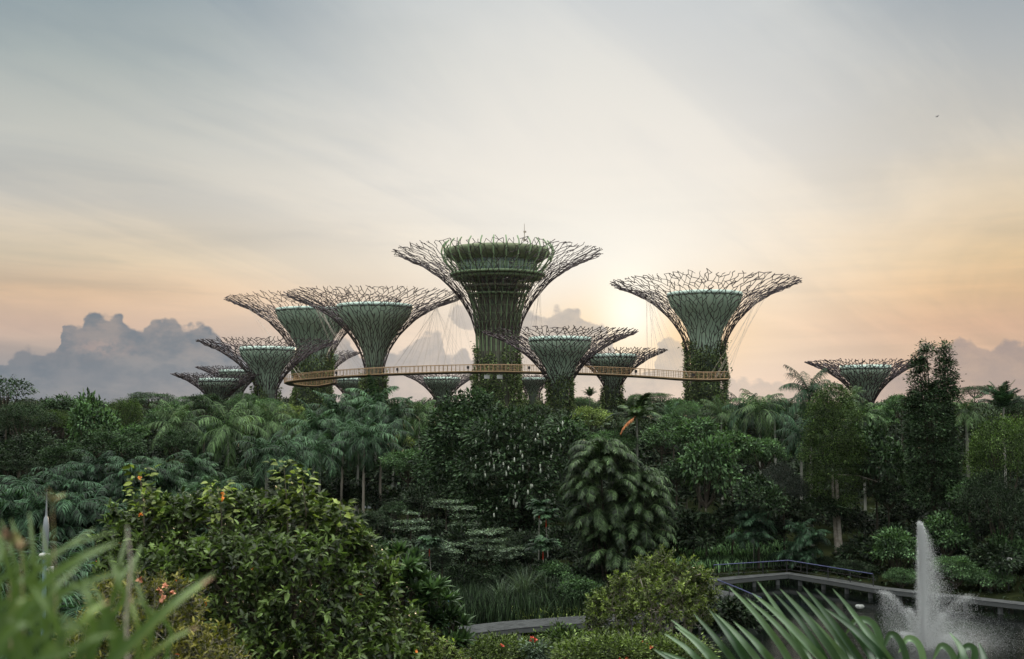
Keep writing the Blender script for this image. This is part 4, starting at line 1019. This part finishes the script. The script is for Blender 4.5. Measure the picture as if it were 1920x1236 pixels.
# big bush in the foreground
BUSH = lobed('foreground_bush', 'bush', 'big glossy-leaved bush filling the lower left foreground', 13.0,
      [(300, 1032, 95, .3), (390, 1007, 80, .6), (470, 1002, 78, .4), (560, 992, 72, .3), (620, 1032, 72, 0), (690, 1090, 60, 0), (660, 1180, 75, -.3), (560, 1110, 110, -.5), (440, 1110, 110, -.5), (330, 1120, 100, -.4), (250, 1082, 70, .2), (230, 997, 45, .5), (480, 1220, 100, -.8), (600, 1240, 90, -.9), (740, 1180, 50, .2), (720, 1245, 60, -.4), (345, 967, 40, .3), (420, 957, 38, .4), (270, 947, 26, .4), (300, 937, 20, .3), (382, 947, 22, .3), (455, 947, 28, .2), (492, 962, 24, .2), (540, 942, 28, .2), (580, 937, 24, .1), (610, 957, 24, .2), (655, 997, 26, .2), (690, 1032, 24, .1), (715, 1067, 22, .1), (735, 1100, 26, .1), (225, 957, 20, .4)],
      'bushleaf', .125, 1250, 11, .2, 'twig', .42, stems=9, seed=3, tw=.26,
      extra=flowers('orange_blossom', 'petal_o', [(418, 917, 12.6), (417, 927, 12.5), (263, 957, 12.4), (262, 888, 12.8)], .032))
def shoots():
    rng = np.random.default_rng(2)
    for px, y0, y1, lab in ((532, 1010, 872, 'tall leafy shoot rising above the top of the big foreground bush'), (566, 985, 893, 'second leafy shoot beside the tallest one on top of the big bush'), (262, 985, 885, 'orange-tipped shoot at the left top of the big foreground bush'), (408, 985, 912, 'yellow-tipped shoot with orange flowers on top of the big bush'), (636, 1010, 945, 'leafy shoot at the right shoulder of the big foreground bush')):
        b = at(px+8, y0+40, 12.9); t = at(px, y1, 12.8); g = hz(b[0], b[1])
        root = empty('leafy_shoot', Vector((b[0], b[1], g)) - BUSH.location, 0, lab); root.parent = BUSH; o = np.array([b[0], b[1], g]); b = b-o; t = t-o
        m = MB(); tube(m, [(0.1, 0, 0), b*np.array([1, 1, .6])+[.1, 0, 0], b, (b+t)/2 + [.02, 0, 0], t], [.022, .016, .010, .007, .003], 6); m.obj('stem', M['twig'], root)
        m = MB(); P = []; 
        for s in np.linspace(.35, 1, 9):
            c = b + (t-b)*s; n = 6; a = rng.random()*6 + np.arange(n)*2*PI/n; sp = .16*(1.15-s*.5)
            for q in a:
                tip = c + np.array([math.cos(q), math.sin(q), .25])*sp*rng.uniform(.4, 1.2); d = nrm(np.array([math.cos(q), math.sin(q), rng.uniform(-.1, .4)]))
                for _ in range(2): P.append((tip + rng.normal(0, .02, 3), d + rng.normal(0, .25, 3)))
        near_leaves(m, rng, np.array([p[0] for p in P]), np.array([p[1] for p in P]), rng.uniform(.07, .115, len(P)), .55, .25); m.obj('leaves', M['tipleaf'], root)
shoots()
# rusty yellow bush lower left
lobed('rusty_bush', 'bush', 'yellow-green bush with rusty orange leaf tips behind the blurred blades', 9.5,
      [(250, 1150, 70), (330, 1130, 50, .2), (300, 1225, 80, -.3), (390, 1215, 50), (200, 1200, 70), (160, 1250, 70, -.3), (360, 1270, 70, -.4), (420, 1250, 40, -.2), (210, 1120, 40, .2), (320, 1100, 30, .2)],
      'rustleaf', .075, 520, 12, .15, 'twig', .34, stems=6, seed=8, tw=.20, bark='barkp',
      extra=flowers('coral_blossom', 'petal_c', [(310, 1088, 9.2), (300, 1096, 9.2), (322, 1102, 9.1), (305, 1110, 9.1), (405, 1232, 8.9), (262, 1075, 9.4)], .035))
# right of the big bush
lobed('rosette_shrub', 'shrub', 'shrub with upright leaf rosettes, right of the big foreground bush', 27.0,
      [(752, 1062, 30), (770, 1105, 36), (815, 1125, 30), (760, 1150, 45), (735, 1110, 35)], 'glossleaf', .34, 62, 22, .3, 'rosette', .26, stems=5, seed=4, zmin=-.1)
lobed('rosette_shrub', 'shrub', 'lower rosette shrub at the left end of the bottom boardwalk', 27.0,
      [(800, 1180, 45), (850, 1175, 24), (840, 1215, 36), (780, 1235, 45)], 'glossleaf', .34, 55, 22, .3, 'rosette', .26, stems=4, seed=5, zmin=-.1)
lobed('leafy_bush', 'bush', 'fine-leaved light green bush below the rosette shrubs at the bottom edge', 20.0,
      [(720, 1215, 55), (780, 1225, 50, .3), (830, 1245, 40), (680, 1250, 60, -.3), (760, 1270, 60)], 'yellowleaf', .13, 380, 11, .2, 'twig', .42, stems=5, seed=6, tw=.3)
# yellow-tipped tree in front of the boardwalk
lobed('small_tree', 'tree', 'rounded tree with yellow-green tips standing in front of the boardwalk, right of centre', 40.0,
      [(1175, 1125, 38), (1220, 1085, 38, .3), (1270, 1095, 38), (1310, 1122, 34, .2), (1240, 1140, 62, -.6), (1150, 1150, 48), (1290, 1150, 45), (1205, 1180, 58, -.3), (1135, 1190, 36), (1298, 1066, 17), (1246, 1042, 13, .2), (1240, 1062, 17, .2), (1322, 1082, 15), (1122, 1128, 20), (1160, 1090, 16), (1195, 1062, 12), (1290, 1048, 9), (1336, 1110, 14), (1262, 1070, 14), (1108, 1165, 16)],
      'yellowleaf', .17, 760, 13, .4, 'twig', .46, stems=9, seed=7, tw=.45, bark='barkp')
# feathery flowering shrubs along the bottom edge
lobed('flowering_shrub', 'shrub', 'feathery green shrub with red blossoms at the bottom centre edge', 38.0,
      [(930, 1232, 34), (975, 1228, 26, .3), (900, 1250, 40), (1010, 1240, 30)], 'feather', .13, 260, 26, .22, 'far', .4, stems=4, seed=9, extra=flowers('red_blossom', 'petal_r', [(997, 1194, 37), (1003, 1197, 37), (994, 1200, 37), (941, 1208, 37.2)], .09))
lobed('pale_flower_tuft', 'shrub', 'pale cream flower tuft among the shrubs at the bottom centre edge', 37.5, [(1003, 1217, 12), (1010, 1226, 12)], 'l_pale', .14, 60, 14, .14, 'far', .35, stems=1, seed=2)
lobed('flowering_shrub', 'shrub', 'feathery shrub with orange-red flowers below the yellow-tipped tree', 36.0,
      [(1080, 1240, 36), (1130, 1228, 34), (1180, 1238, 40), (1240, 1230, 34, .3), (1290, 1240, 36)], 'feather', .13, 420, 26, .22, 'far', .4, stems=5, seed=10, extra=flowers('red_blossom', 'petal_r', [(1163, 1233, 35.2), (1175, 1233, 35.2), (1220, 1211, 35.5)], .08))
lobed('dark_shrub', 'shrub', 'dull olive shrub beside the pale flower tuft at the bottom edge', 39.0, [(1050, 1205, 24), (1075, 1215, 24), (1035, 1225, 22)], 'l_moss', .13, 130, 26, .2, 'far', .45, stems=3, seed=12)
# blossoming tree in the centre
def blossoms(root, P, Dn, rng, o):
    m = MB(); n = 0
    for i in rng.permutation(len(P)):
        p = P[i]; w = p + o; px = 960 + w[0]/w[1]*FPX; py = HZ - (w[2]-EYE)/w[1]*FPX
        if Dn[i][1] > -.1 or px < 870 + rng.random()*40 or py < 775 or py > 1010 or px > 1060: continue
        c = p + np.array([0, -.35, -.1]); h = rng.uniform(.28, .55); lathe(m, [(.01, 0), (.05, -.06), (.075, -.5*h), (.06, -.9*h), (.01, -h)], 5, c); n += 1
        if n > 105: break
    m.obj('hanging_blossoms', M['petal_w'], root)
lobed('blossoming_tree', 'tree', 'big dark tree dotted with hanging white flower spikes, centre of the photo', 97.0,
      [(925, 825, 44), (965, 800, 30, 1), (1000, 822, 36), (960, 865, 42, -1.5), (1012, 880, 38, -1), (905, 880, 40, -1), (985, 925, 40, -1.8), (1045, 850, 30), (895, 935, 36), (1060, 806, 24, 1), (1030, 945, 32, -.5), (935, 955, 36, -1.5), (1000, 985, 32, -1), (890, 985, 30, -.5), (1075, 835, 22, 1)],
      'l_dark', .42, 900, 15, .45, 'far', .42, stems=6, seed=13, extra=blossoms)
lobed('broadleaf_tree', 'tree', 'dome-topped dark tree covering the foot of the tallest steel tree', 104.0,
      [(878, 772, 34), (912, 768, 26, 1), (843, 790, 28), (868, 812, 40, -1.5), (828, 838, 34), (905, 815, 32, -1), (815, 885, 34), (860, 872, 42, -1.6), (938, 790, 20, 1), (820, 930, 30, -.5), (868, 930, 38, -1.5), (850, 760, 16, .5), (895, 748, 14, .5)],
      'l_dark', .40, 700, 16, .42, 'far', .45, stems=6, seed=14)
# twin-topped dark tree and columns on the right
lobed('twin_topped_tree', 'tree', 'very tall dark twin-topped tree standing against the sky at right', 94.0,
      [(1737, 650, 8), (1731, 667, 11), (1724, 688, 12), (1720, 711, 15), (1728, 735, 18), (1774, 648, 7), (1769, 664, 11), (1771, 686, 14), (1773, 708, 17), (1768, 733, 20), (1748, 765, 36), (1742, 800, 44), (1748, 845, 44), (1752, 890, 42), (1742, 930, 34), (1708, 755, 12), (1786, 742, 12)],
      'l_dark', .22, 1500, 20, .22, 'far', .5, stems=11, seed=15, base=np.array([33.9, 94.0]))
COLT = lobed('column_tree', 'tree', 'moss-green column-shaped tree with a pale forked trunk beside the pond', 97.0,
      [(1562, 745, 26), (1552, 775, 34), (1575, 780, 34), (1560, 815, 44), (1545, 850, 38), (1580, 850, 40), (1560, 885, 44), (1590, 900, 34, 1), (1545, 915, 30, 1), (1575, 935, 28)],
      'l_moss', .17, 1300, 24, .26, 'far', .45, stems=0, seed=16, base=np.array([27.1, 97.0]))
def column_trunk():
    k = 97/FPX; m = MB(); f = lambda x, y: at(x, y, 96.6)
    root = COLT; o = np.array(COLT.location)
    tube(m, [f(1577, 1046)-o, f(1574, 1010)-o, f(1571, 960)-o, f(1569, 900)-o], [.34, .20, .17, .13], 8); m.obj('trunk', M['barkp'], root)
    m = MB(); tube(m, [f(1571, 1044)-o, f(1566, 1000)-o, f(1563, 950)-o, f(1561, 890)-o], [.22, .14, .12, .09], 8); m.obj('trunk', M['barkp'], root)
    m = MB(); tube(m, [f(1570, 890)-o, f(1610, 892)-o, f(1650, 905)-o, f(1680, 925)-o, f(1697, 955)-o], [.06, .05, .04, .03, .015], 5); m.obj('bare_branch', M['barkp'], root)
column_trunk()
# pale tiered trees
def tiered(px, levels, D, ybase, lab, col='l_pale'):
    rng = np.random.default_rng(int(px)); k = D/FPX; c = at(px, levels[0][0], D); g = hz(c[0], D); o = np.array([c[0], D, g])
    root = empty('tiered_tree', o, rng.uniform(0, 6), lab, 'tree'); H = c[2]-g
    m = MB(); tube(m, [(0, 0, 0), (.05, 0, H*.5), (0, 0, H)], [.09, .06, .02], 6); m.obj('trunk', M['bark'], root)
    m = MB(); w = MB()
    for y, r in levels:
        z = at(px, y, D)[2]-g; R_ = r*k; nb = int(6+R_*2)
        for b in range(nb):
            a = b*2*PI/nb + rng.normal(0, .25); L = R_*rng.uniform(.7, 1.08); dr = np.array([math.cos(a), math.sin(a), 0])
            zz_ = z + rng.normal(0, .06); tube(w, [(0, 0, zz_-.15), dr*L*.5+UP*(zz_), dr*L+UP*(zz_+.05)], [.02, .015, .006], 3)
            n = int(120*L); s = rng.uniform(.15, 1, n)**.7; P = dr*(L*s)[:, None] + np.stack([rng.normal(0, .17, n), rng.normal(0, .17, n), rng.normal(0, .035, n)], 1)*(.5+s[:, None]) + UP*(zz_+.05*s[:, None])
            dd = rng.normal(0, 1, (n, 3))*np.array([1, 1, .12]) + dr*.6; leafset(m, rng, P, dd, rng.uniform(.10, .20, n), .5, up=UP*2.2)
    m.obj('leaf_tiers', M[col], root); w.obj('branches', M['bark'], root)
tiered(771, [(963, 12), (978, 24), (992, 30), (1016, 34), (1036, 24), (1045, 12)], 80, 1080, 'tiered pale tree, the tallest narrow one beside the big bush')
tiered(836, [(942, 24), (951, 26)], 88, 1000, 'pale flat-tiered tree highest up, above the narrow tiered tree')
tiered(872, [(954, 20), (968, 18), (982, 24)], 86, 1020, 'pale tiered tree with three thin tiers left of the widest tiered tree')
tiered(914, [(998, 40), (1015, 34), (1029, 40), (1042, 30)], 80, 1080, 'widest pale tiered tree, below the blossoming tree')
tiered(950, [(1030, 30), (1042, 26)], 79, 1080, 'low pale tiered tree touching the right side of the widest one')
tiered(828, [(1022, 30), (1033, 36), (1044, 26), (1056, 22)], 78, 1080, 'pale tiered tree between the narrow and the widest tiered trees, red stems beside it')
# small red-stemmed palms
M['redstem'] = mat('red_stem', (.55, .05, .02), .4)
def redpalm(px, yt, D, lab, r=22):
    rng = np.random.default_rng(int(px+yt)); k = D/FPX; c = at(px, yt, D); g = hz(c[0], D); root = empty('red_stemmed_palm', (c[0], D, g), 0, lab, 'palm'); H = c[2]-g-.5*r*k
    m = MB(); w = MB(); t2 = MB()
    for i in range(1):
        b = np.array([rng.normal(0, .35), rng.normal(0, .3), H*(1-.12*i)]); tube(t2, [b*np.array([.4, .4, 0]), b-UP*.5], .035, 5); tube(w, [b-UP*.7, b], .04, 5)
        for j in range(16): frond(m, rng, b, j*2.4+i, rng.uniform(.5, 1.35), r*k*1.25, 1.3, 16, .50, .12, .25, None, .02, .8)
    t2.obj('stems', M['palmtrunk'], root); w.obj('crownshaft', M['redstem'], root); m.obj('fronds', M['frond'], root)
redpalm(1008, 945, 84, 'red-stemmed palm left of the broad-fronded clump, upper one'); redpalm(1036, 960, 82, 'red-stemmed palm touching the left side of the broad-fronded clump')
redpalm(822, 1012, 77, 'red-stemmed palm in front of the tiered trees'); redpalm(1028, 1015, 78, 'low small palm under the red-stemmed ones, beside the clump foot', 28)
# the clump of broad arching fronds
def plume_clump():
    D = 82.0; k = D/FPX; rng = np.random.default_rng(21); c = at(1145, 1000, D); g = hz(c[0], D); o = np.array([c[0], D, g])
    root = empty('broad_frond_palm', o, 0, 'large palm clump of broad arching fronds in front of the woodland, right of centre', 'palm')
    tp = []
    for q in range(8):
        m = MB(); frond(m, rng, (0, 0, 0), 0, 1.15+rng.uniform(-.1, .15), 2.75, 2.35+rng.uniform(-.2, .2), 50, .52, .065, .45, q/8, .035, .25, 1.15)
        tp.append(m.mesh('frond', M['haircut']))
    for px, dd, py in ((1128, 0, 900), (1165, .8, 905), (1100, -.5, 930), (1195, .6, 930), (1220, 1.0, 975), (1160, -.8, 960), (1120, -1.0, 990)):
        t = at(px, py, D+dd)-o; b = t*np.array([.45, .45, 0]); m = MB(); tube(m, [b, (b+t)/2+[0, 0, .1], t], [.09, .08, .06], 7); m.obj('stem', M['bark'], root)
    ell = [(1130, 930, 74, 120, 0, 160), (1200, 968, 52, 100, .2, 110), (1162, 1035, 74, 60, -.6, 70)]; L = []
    for cx, cy, rx, rz_, dd, nn in ell:
        c0 = at(cx, cy, D+dd)-o; i_ = np.arange(nn); zz_ = 1-1.75*(i_+.5)/nn; aa = i_*2.39996 + rng.normal(0, .25, nn); q = np.sqrt(np.maximum(0, 1-zz_**2))
        for z, a, r in zip(zz_, aa, q): L.append((c0 + np.array([r*math.cos(a)*rx*k*.42, r*math.sin(a)*rx*k*.42, z*rz_*k*.72]), a, z, r))
    L.sort(key=lambda v: math.sin(v[1])*v[3])
    rest = MB(); src = []
    for q in range(8):
        m = MB(); frond(m, rng, (0, 0, 0), 0, 1.2, 2.2, 2.5+rng.uniform(-.2, .3), 48, .48, .06, .50, q/8, .03, .25, 1.15); src.append(m)
    for n, (p, a, z, r) in enumerate(L):
        s = rng.uniform(.8, 1.05)
        if n < 100:
            f = link('frond', tp[n % 8], root, p); f.rotation_euler = (rng.normal(0, .10), -.5*max(z, 0)+.30*(z < -.2)+rng.normal(0, .12), a+rng.normal(0, .15)); f.scale = (s*.98,)*3
        else: rest.merge(src[n % 8], p, (s*1.12, s*1.12, s*1.12), a)
    tag(rest.obj('inner_fronds', M['haircut'], root), kind='stuff')
    m = MB(); t = at(1103, 790, D)-o; tube(m, [at(1128, 860, D)-o, at(1108, 825, D)-o, t], [.05, .035, .008], 5); m.obj('new_spear', M['frondl'], root)
plume_clump()
def dying_frond():
    rng = np.random.default_rng(3); m = MB(); c = at(1190, 781, 116.5); frond(m, rng, (0, 0, 0), PI+.2, -.5, 2.3, .7, 44, .50, .09, .5, .9, .03, .6)
    for r in bpy.data.objects:
        if r.get('label', '').startswith('broad-leaved palm with one orange'):
            o = m.obj('dying_frond', mat('orange_frond', (.42, .15, .035), .6, (.30, .10, .025), 3), r); o.location = r.matrix_world.inverted() @ Vector(c) if False else (0, 0, 0)
            a = -r.rotation_euler.z; dx, dy = c[0]-r.location.x, c[1]-r.location.y-1.0
            o.location = (dx*math.cos(a)-dy*math.sin(a), dx*math.sin(a)+dy*math.cos(a), c[2]-r.location.z); o.rotation_euler = (0, 0, a)
dying_frond()
# grasses and reeds
def blades(mb, rng, P, H, lean, w, tone=None, segs=3):
    n = len(P); a = rng.random(n)*2*PI; Ld = np.stack([np.cos(a), np.sin(a), a*0], 1); H = np.broadcast_to(np.asarray(H, float), (n,))*rng.uniform(.65, 1.15, n); ln = (lean*rng.uniform(.2, 1.3, n))[:, None]
    Sx = np.stack([-np.sin(a+rng.normal(0, .8, n)), np.cos(a), a*0], 1); rows = []
    for s in np.linspace(0, 1, segs+1):
        c = P + UP*(H*(s-.32*ln[:, 0]*s*s*s))[:, None] + Ld*(H[:, None]*ln*s*s); ww = w*(1-s**2)*.5+.001; rows += [c-Sx*ww, c+Sx*ww]
    V = np.stack(rows, 1); k = 2*(segs+1); F = (np.arange(n)[:, None, None]*k + np.array([[2*i, 2*i+1, 2*i+3, 2*i+2] for i in range(segs)])[None]).reshape(-1, 4)
    mb.add(V.reshape(-1, 3), F, np.repeat(rng.random(n) if tone is None else tone, k))
def reeds():
    rng = np.random.default_rng(30); X = rng.uniform(11, 26, 26000); Y = rng.uniform(91, 124, 26000); px = 960+X/Y*FPX
    ok = (px > 1238) & (px < 1470) & (pdist(X, Y, POND) > 2.6); X, Y = X[ok], Y[ok]; P = np.stack([X, Y, height(X, Y)], 1); m = MB(); blades(m, rng, P, .95, .35, .16)
    tag(m.obj('reed_bed', M['l_mid']), 'bright green bed of low upright leaves behind the far boardwalk', 'reeds', kind='stuff')
    X = rng.uniform(-9, 13, 22000); Y = rng.uniform(68, 84, 22000); px = 960+X/Y*FPX; d = pdist(X, Y, POND); ok = (px > 800) & (px < 1130) & (d > .3) & (d < 9); X, Y = X[ok], Y[ok]
    m = MB(); blades(m, rng, np.stack([X, Y, height(X, Y)], 1), 1.7, .35, .055); tag(m.obj('dark_reeds', M['l_shade']), 'dark thicket of reeds behind the bottom boardwalk', 'reeds', kind='stuff')
    m = MB(); X = rng.uniform(0, 7.5, 9000); Y = rng.uniform(71.5, 76, 9000); d = pdist(X, Y, POND); ok = (d > .2) & (d < 4.0); X, Y = X[ok], Y[ok]
    P = np.stack([X, Y, height(X, Y)+rng.uniform(0, .5, len(X))], 1); leafset(m, rng, P, rng.normal(0, 1, P.shape)+UP*.7, rng.uniform(.15, .32, len(X)), .4); tag(m.obj('ground_ferns', M['l_fresh']), 'low bright ferns along the back edge of the bottom boardwalk', 'ferns', kind='stuff')
    X = rng.uniform(-60, 62, 60000); Y = rng.uniform(4, 98, 60000); d = pdist(X, Y, POND); ok = d > .8; X, Y = X[ok], Y[ok]
    m = MB(); P = np.stack([X, Y, height(X, Y)], 1); leafset(m, rng, P, rng.normal(0, 1, P.shape)+UP*1.1, rng.uniform(.2, .5, len(X)), .45); tag(m.obj('ground_cover', M['l_shade']), 'dark leafy ground cover around the pond', 'ground cover', kind='stuff')
    for px, py, H, D, n, lab in ((985, 1128, 3.0, 76, 260, 'big pale grass tuft behind the bottom boardwalk, tallest of the tufts'), (1030, 1140, 2.3, 75, 170, 'pale grass tuft right of the tallest one'), (940, 1140, 2.2, 75, 180, 'pale grass tuft left of the tallest one'), (1085, 1130, 1.9, 77, 130, 'small pale grass tuft at the foot of the palm clump')):
        c = at(px, py, D); g = hz(c[0], D); m = MB(); P = np.stack([rng.normal(0, .22, n), rng.normal(0, .22, n), np.zeros(n)], 1); blades(m, rng, P, H, .55, .05, .3+rng.random(n)*.6, 5)
        tag(m.obj('grass_tuft', M['l_pale'], None, (c[0], D, g)), lab, 'grass tuft')
    c = wpt(841, 1172, .4); m = MB(); tube(m, [(0, 0, -.1), (0, 0, 1.9)], .035, 6); tag(m.obj('thin_post', mat('blue_post', (.10, .20, .25), .5), None, (c[0], c[1], .4)), 'thin blue-green post standing in the dark reeds at left', 'post')
reeds()

# ---------------------------------------------------------------- nearest plants
def strip(mb, pts, w, fold=.25, tone=.5, tones=None, nrm_up=(0, -1, .35)):
    """leaf blade along a curve: two halves folded on the midrib"""
    P = np.array(pts, float); m = len(P); t = np.linspace(0, 1, m*3); ti = np.linspace(0, 1, m)
    # smooth resampling
    Q = []; E = np.vstack([2*P[0]-P[1], P, 2*P[-1]-P[-2]])
    for i in range(1, m):
        for s in np.arange(0, 1, .2):
            a, b, c, d = E[i-1], E[i], E[i+1], E[i+2]; Q.append(.5*((2*b)+(c-a)*s+(2*a-5*b+4*c-d)*s*s+(3*b-a-3*c+d)*s**3))
    Q = np.array(Q+[P[-1]]); n = len(Q); T = nrm(np.gradient(Q, axis=0)); Sd = nrm(np.cross(T, np.array(nrm_up))); Nn = np.cross(Sd, T)
    s = np.linspace(0, 1, n); ww = (w*.5*np.minimum(1, (s*5+.45))*(1-s**2.6)**.8+.0006)[:, None]
    V = np.stack([Q-Sd*ww + Nn*ww*fold, Q, Q+Sd*ww + Nn*ww*fold], 1).reshape(-1, 3); i = np.arange(n-1)[:, None]*3
    F = np.concatenate([i+np.array([[0, 1, 4, 3]]), i+np.array([[1, 2, 5, 4]])]); mb.add(V, F, np.repeat(tone + .3*s**4 if tones is None else np.interp(s, [0, 1], tones), 3))
M['blade'] = leafmat('blade_leaf', (.26, .48, .14), (.16, .22, .075), .40, .4, .4)
M['bladetip'] = leafmat('browned_blade', (.26, .48, .14), (.16, .21, .075), .4, .5, .3, third=(.36, .22, .14), thr=.93)
M['nearfrond'] = leafmat('near_frond', (.13, .30, .13), (.13, .20, .11), .2, .30, .6)
M['bud'] = mat('pink_bud', (.45, .30, .22), .6, (.28, .30, .10), 40)
def blade_plant():
    D = 1.25; g = hz(-.4, D); root = empty('strap_leaved_plant', (-.45, D, g), 0, 'out-of-focus strap-leaved plant in the lower left corner, closest to the camera', 'plant'); o = np.array([-.45, D, g])
    for px in (60, 150, 240):
        m = MB(); t = at(px, 1260, D)-o; tube(m, [(t[0]*.3, 0, -.02), (t[0]*.7, 0, t[2]*.5), t], [.014, .012, .009], 7); m.obj('stem', M['twig'], root)
    B = [ # root, mid, tip, width px, depth, browned
        ((-20, 1240), (90, 1090), (222, 1016), 40, 1.15, 0), ((40, 1270), (140, 1180), (205, 1128), 30, 1.1, 1), ((160, 1300), (260, 1195), (400, 1082), 38, 1.3, 1), ((190, 1310), (270, 1240), (372, 1175), 22, 1.35, 1),
        ((-30, 1180), (40, 1100), (178, 990), 24, 1.5, 0), ((60, 1260), (30, 1110), (-25, 940), 26, 1.3, 0), ((20, 1250), (-10, 1100), (8, 1010), 24, 1.2, 0), ((110, 1290), (70, 1120), (55, 960), 22, 1.55, 0),
        ((70, 1260), (100, 1120), (78, 985), 18, 1.7, 0), ((170, 1280), (175, 1180), (160, 1085), 34, 1.15, 0), ((120, 1280), (210, 1130), (240, 1000), 22, 1.5, 0), ((200, 1300), (240, 1150), (205, 1040), 24, 1.4, 0),
        ((260, 1290), (285, 1180), (250, 1080), 20, 1.5, 0), ((230, 1290), (200, 1160), (130, 1090), 24, 1.35, 0), ((30, 1290), (70, 1200), (180, 1165), 26, 1.25, 0), ((0, 1290), (60, 1160), (150, 1060), 30, 1.3, 0),
        ((130, 1290), (110, 1180), (60, 1100), 30, 1.1, 0), ((-20, 1200), (20, 1150), (60, 1120), 30, 1.1, 1), ((250, 1300), (262, 1200), (245, 1120), 20, 1.45, 1), ((80, 1290), (40, 1200), (10, 1150), 34, 1.1, 0), ((-40, 1270), (10, 1190), (70, 1170), 36, 1.05, 0)]
    rb = random.Random(5)
    B += [((r[0]+rb.uniform(-50, 50), r[1]), (m_[0]+rb.uniform(-40, 40), m_[1]+rb.uniform(-20, 40)), (t[0]+rb.uniform(-60, 50), t[1]+rb.uniform(-10, 70)), w*.8, d+rb.uniform(-.1, .3), 0) for r, m_, t, w, d, br in B[:14]]
    for r, mm, t, w, d, br in B:
        m = MB(); strip(m, [at(r[0], r[1], d)-o, at((r[0]+mm[0])/2, (r[1]+mm[1])/2-3, d)-o, at(mm[0], mm[1], d)-o, at((mm[0]+t[0])/2+(0), (mm[1]+t[1])/2-8, d)-o, at(t[0], t[1], d*1.03)-o], w*.52*d/FPX, .35, .35, (.2, 1.0) if br else (.15, .6))
        m.obj('leaf', M['bladetip' if br else 'blade'], root)
    for px, py, d in ((98, 945, 1.35), (40, 1035, 1.3), (14, 1018, 1.35)):
        m = MB(); near_leaves(m, np.random.default_rng(int(px)), np.repeat((at(px, py, d)-o)[None], 5, 0), np.random.default_rng(3).normal(0, .3, (5, 3))+UP, .02, .5, .1); tube(m, [at(px, py, d)-o, at(px+10, py+300, d)-o], .0006, 4); m.obj('flower_bud', M['bud'], root)
    m = MB(); tube(m, [at(238, 985, 1.4)-o, at(246, 1060, 1.38)-o, at(236, 1160, 1.35)-o, at(242, 1300, 1.33)-o], [.0008, .0012, .0015, .002], 6); m.obj('dry_stem', M['barkp'], root)
blade_plant()
def near_frond():
    D = 6.0; c = at(1600, 1320, D); g = hz(c[0], D); o = np.array([c[0], D, g]); root = empty('near_palm_frond', o, 0, 'large glossy palm frond with long leaflets rising from the bottom right edge', 'palm frond')
    Rx = [(1960, 1330), (1800, 1300), (1600, 1282), (1400, 1272), (1200, 1290)]; P = [at(a, b, D)-o for a, b in Rx]
    m = MB(); tube(m, [np.array([1.0, .3, 0])] + P, [.03, .022, .018, .014, .010, .005], 7); m.obj('midrib', M['frondl'], root)
    L = [((1300, 1275), (1225, 1217)), ((1330, 1275), (1245, 1188)), ((1352, 1275), (1264, 1173)), ((1375, 1275), (1258, 1162)), ((1395, 1275), (1300, 1150)), ((1420, 1275), (1329, 1142)), ((1440, 1275), (1340, 1150)),
         ((1495, 1275), (1364, 1098)), ((1530, 1275), (1398, 1120)), ((1535, 1275), (1419, 1089)), ((1562, 1275), (1410, 1112)), ((1560, 1275), (1448, 1110)), ((1585, 1275), (1462, 1104)), ((1610, 1275), (1480, 1125)), ((1620, 1275), (1493, 1108)), ((1632, 1275), (1504, 1098)),
         ((1645, 1275), (1528, 1103)), ((1660, 1275), (1561, 1104)), ((1675, 1275), (1545, 1140)), ((1690, 1275), (1586, 1136)), ((1280, 1290), (1205, 1240)), ((1600, 1290), (1556, 1175)), ((1345, 1290), (1240, 1222)), ((1470, 1285), (1375, 1165)), ((1810, 1290), (1779, 1185)), ((1850, 1290), (1835, 1205))]
    rng = np.random.default_rng(6)
    for i, (r, t) in enumerate(L):
        d = D + rng.uniform(-.25, .25); mx, my = (r[0]*.5+t[0]*.5), (r[1]*.5+t[1]*.5); bow = rng.uniform(2, 9)
        pts = [at(r[0], r[1], D)-o, at((r[0]+mx)/2+bow, (r[1]+my)/2-bow*.6, d)-o, at(mx+bow*1.2, my-bow*.6, d)-o, at((t[0]+mx)/2+bow, (t[1]+my)/2-bow*.3, d+.05)-o, at(t[0], t[1], d+.1)-o]
        m = MB(); strip(m, pts, rng.uniform(12, 17)*D/FPX, .95, rng.uniform(.1, .7), nrm_up=(rng.normal(0, .25), -1, .5)); m.obj('leaflet', M['nearfrond'], root)
    Fd = [((1665, 1280), (1640, 1180), (1606, 1163), (1585, 1190)), ((1705, 1285), (1690, 1215), (1668, 1190), (1650, 1230)), ((1735, 1285), (1722, 1215), (1700, 1198), (1684, 1225)),
          ((1800, 1285), (1782, 1228), (1762, 1212), (1748, 1240)), ((1815, 1285), (1824, 1222), (1806, 1216), (1790, 1245))]
    for q in Fd:
        d = D + rng.uniform(-.2, .2); m = MB(); strip(m, [at(a, b, d)-o for a, b in q], 15*D/FPX, .9, rng.uniform(.3, .8), nrm_up=(.2, -1, .4)); m.obj('leaflet', M['nearfrond'], root)
near_frond()
# ---------------------------------------------------------------- morning haze
def haze():
    m = MB(); box(m, (0, 190, 31.5), (520, 480, 66)); o = m.obj('haze', bpy.data.materials.new('haze_air'), smooth=False)
    tag(o, 'thin morning haze over the garden', 'haze', kind='stuff'); mm = o.data.materials[0]; mm.use_nodes = True; nt = mm.node_tree
    nt.nodes.remove(nt.nodes['Principled BSDF']); v = nt.nodes.new('ShaderNodeVolumePrincipled'); v.inputs['Density'].default_value = .000028; v.inputs['Color'].default_value = (.85, .90, .93, 1); v.inputs['Anisotropy'].default_value = .5
    nt.links.new(v.outputs[0], nt.nodes['Material Output'].inputs['Volume'])
    S.cycles.volume_step_rate = 10; S.cycles.volume_max_steps = 64
haze()
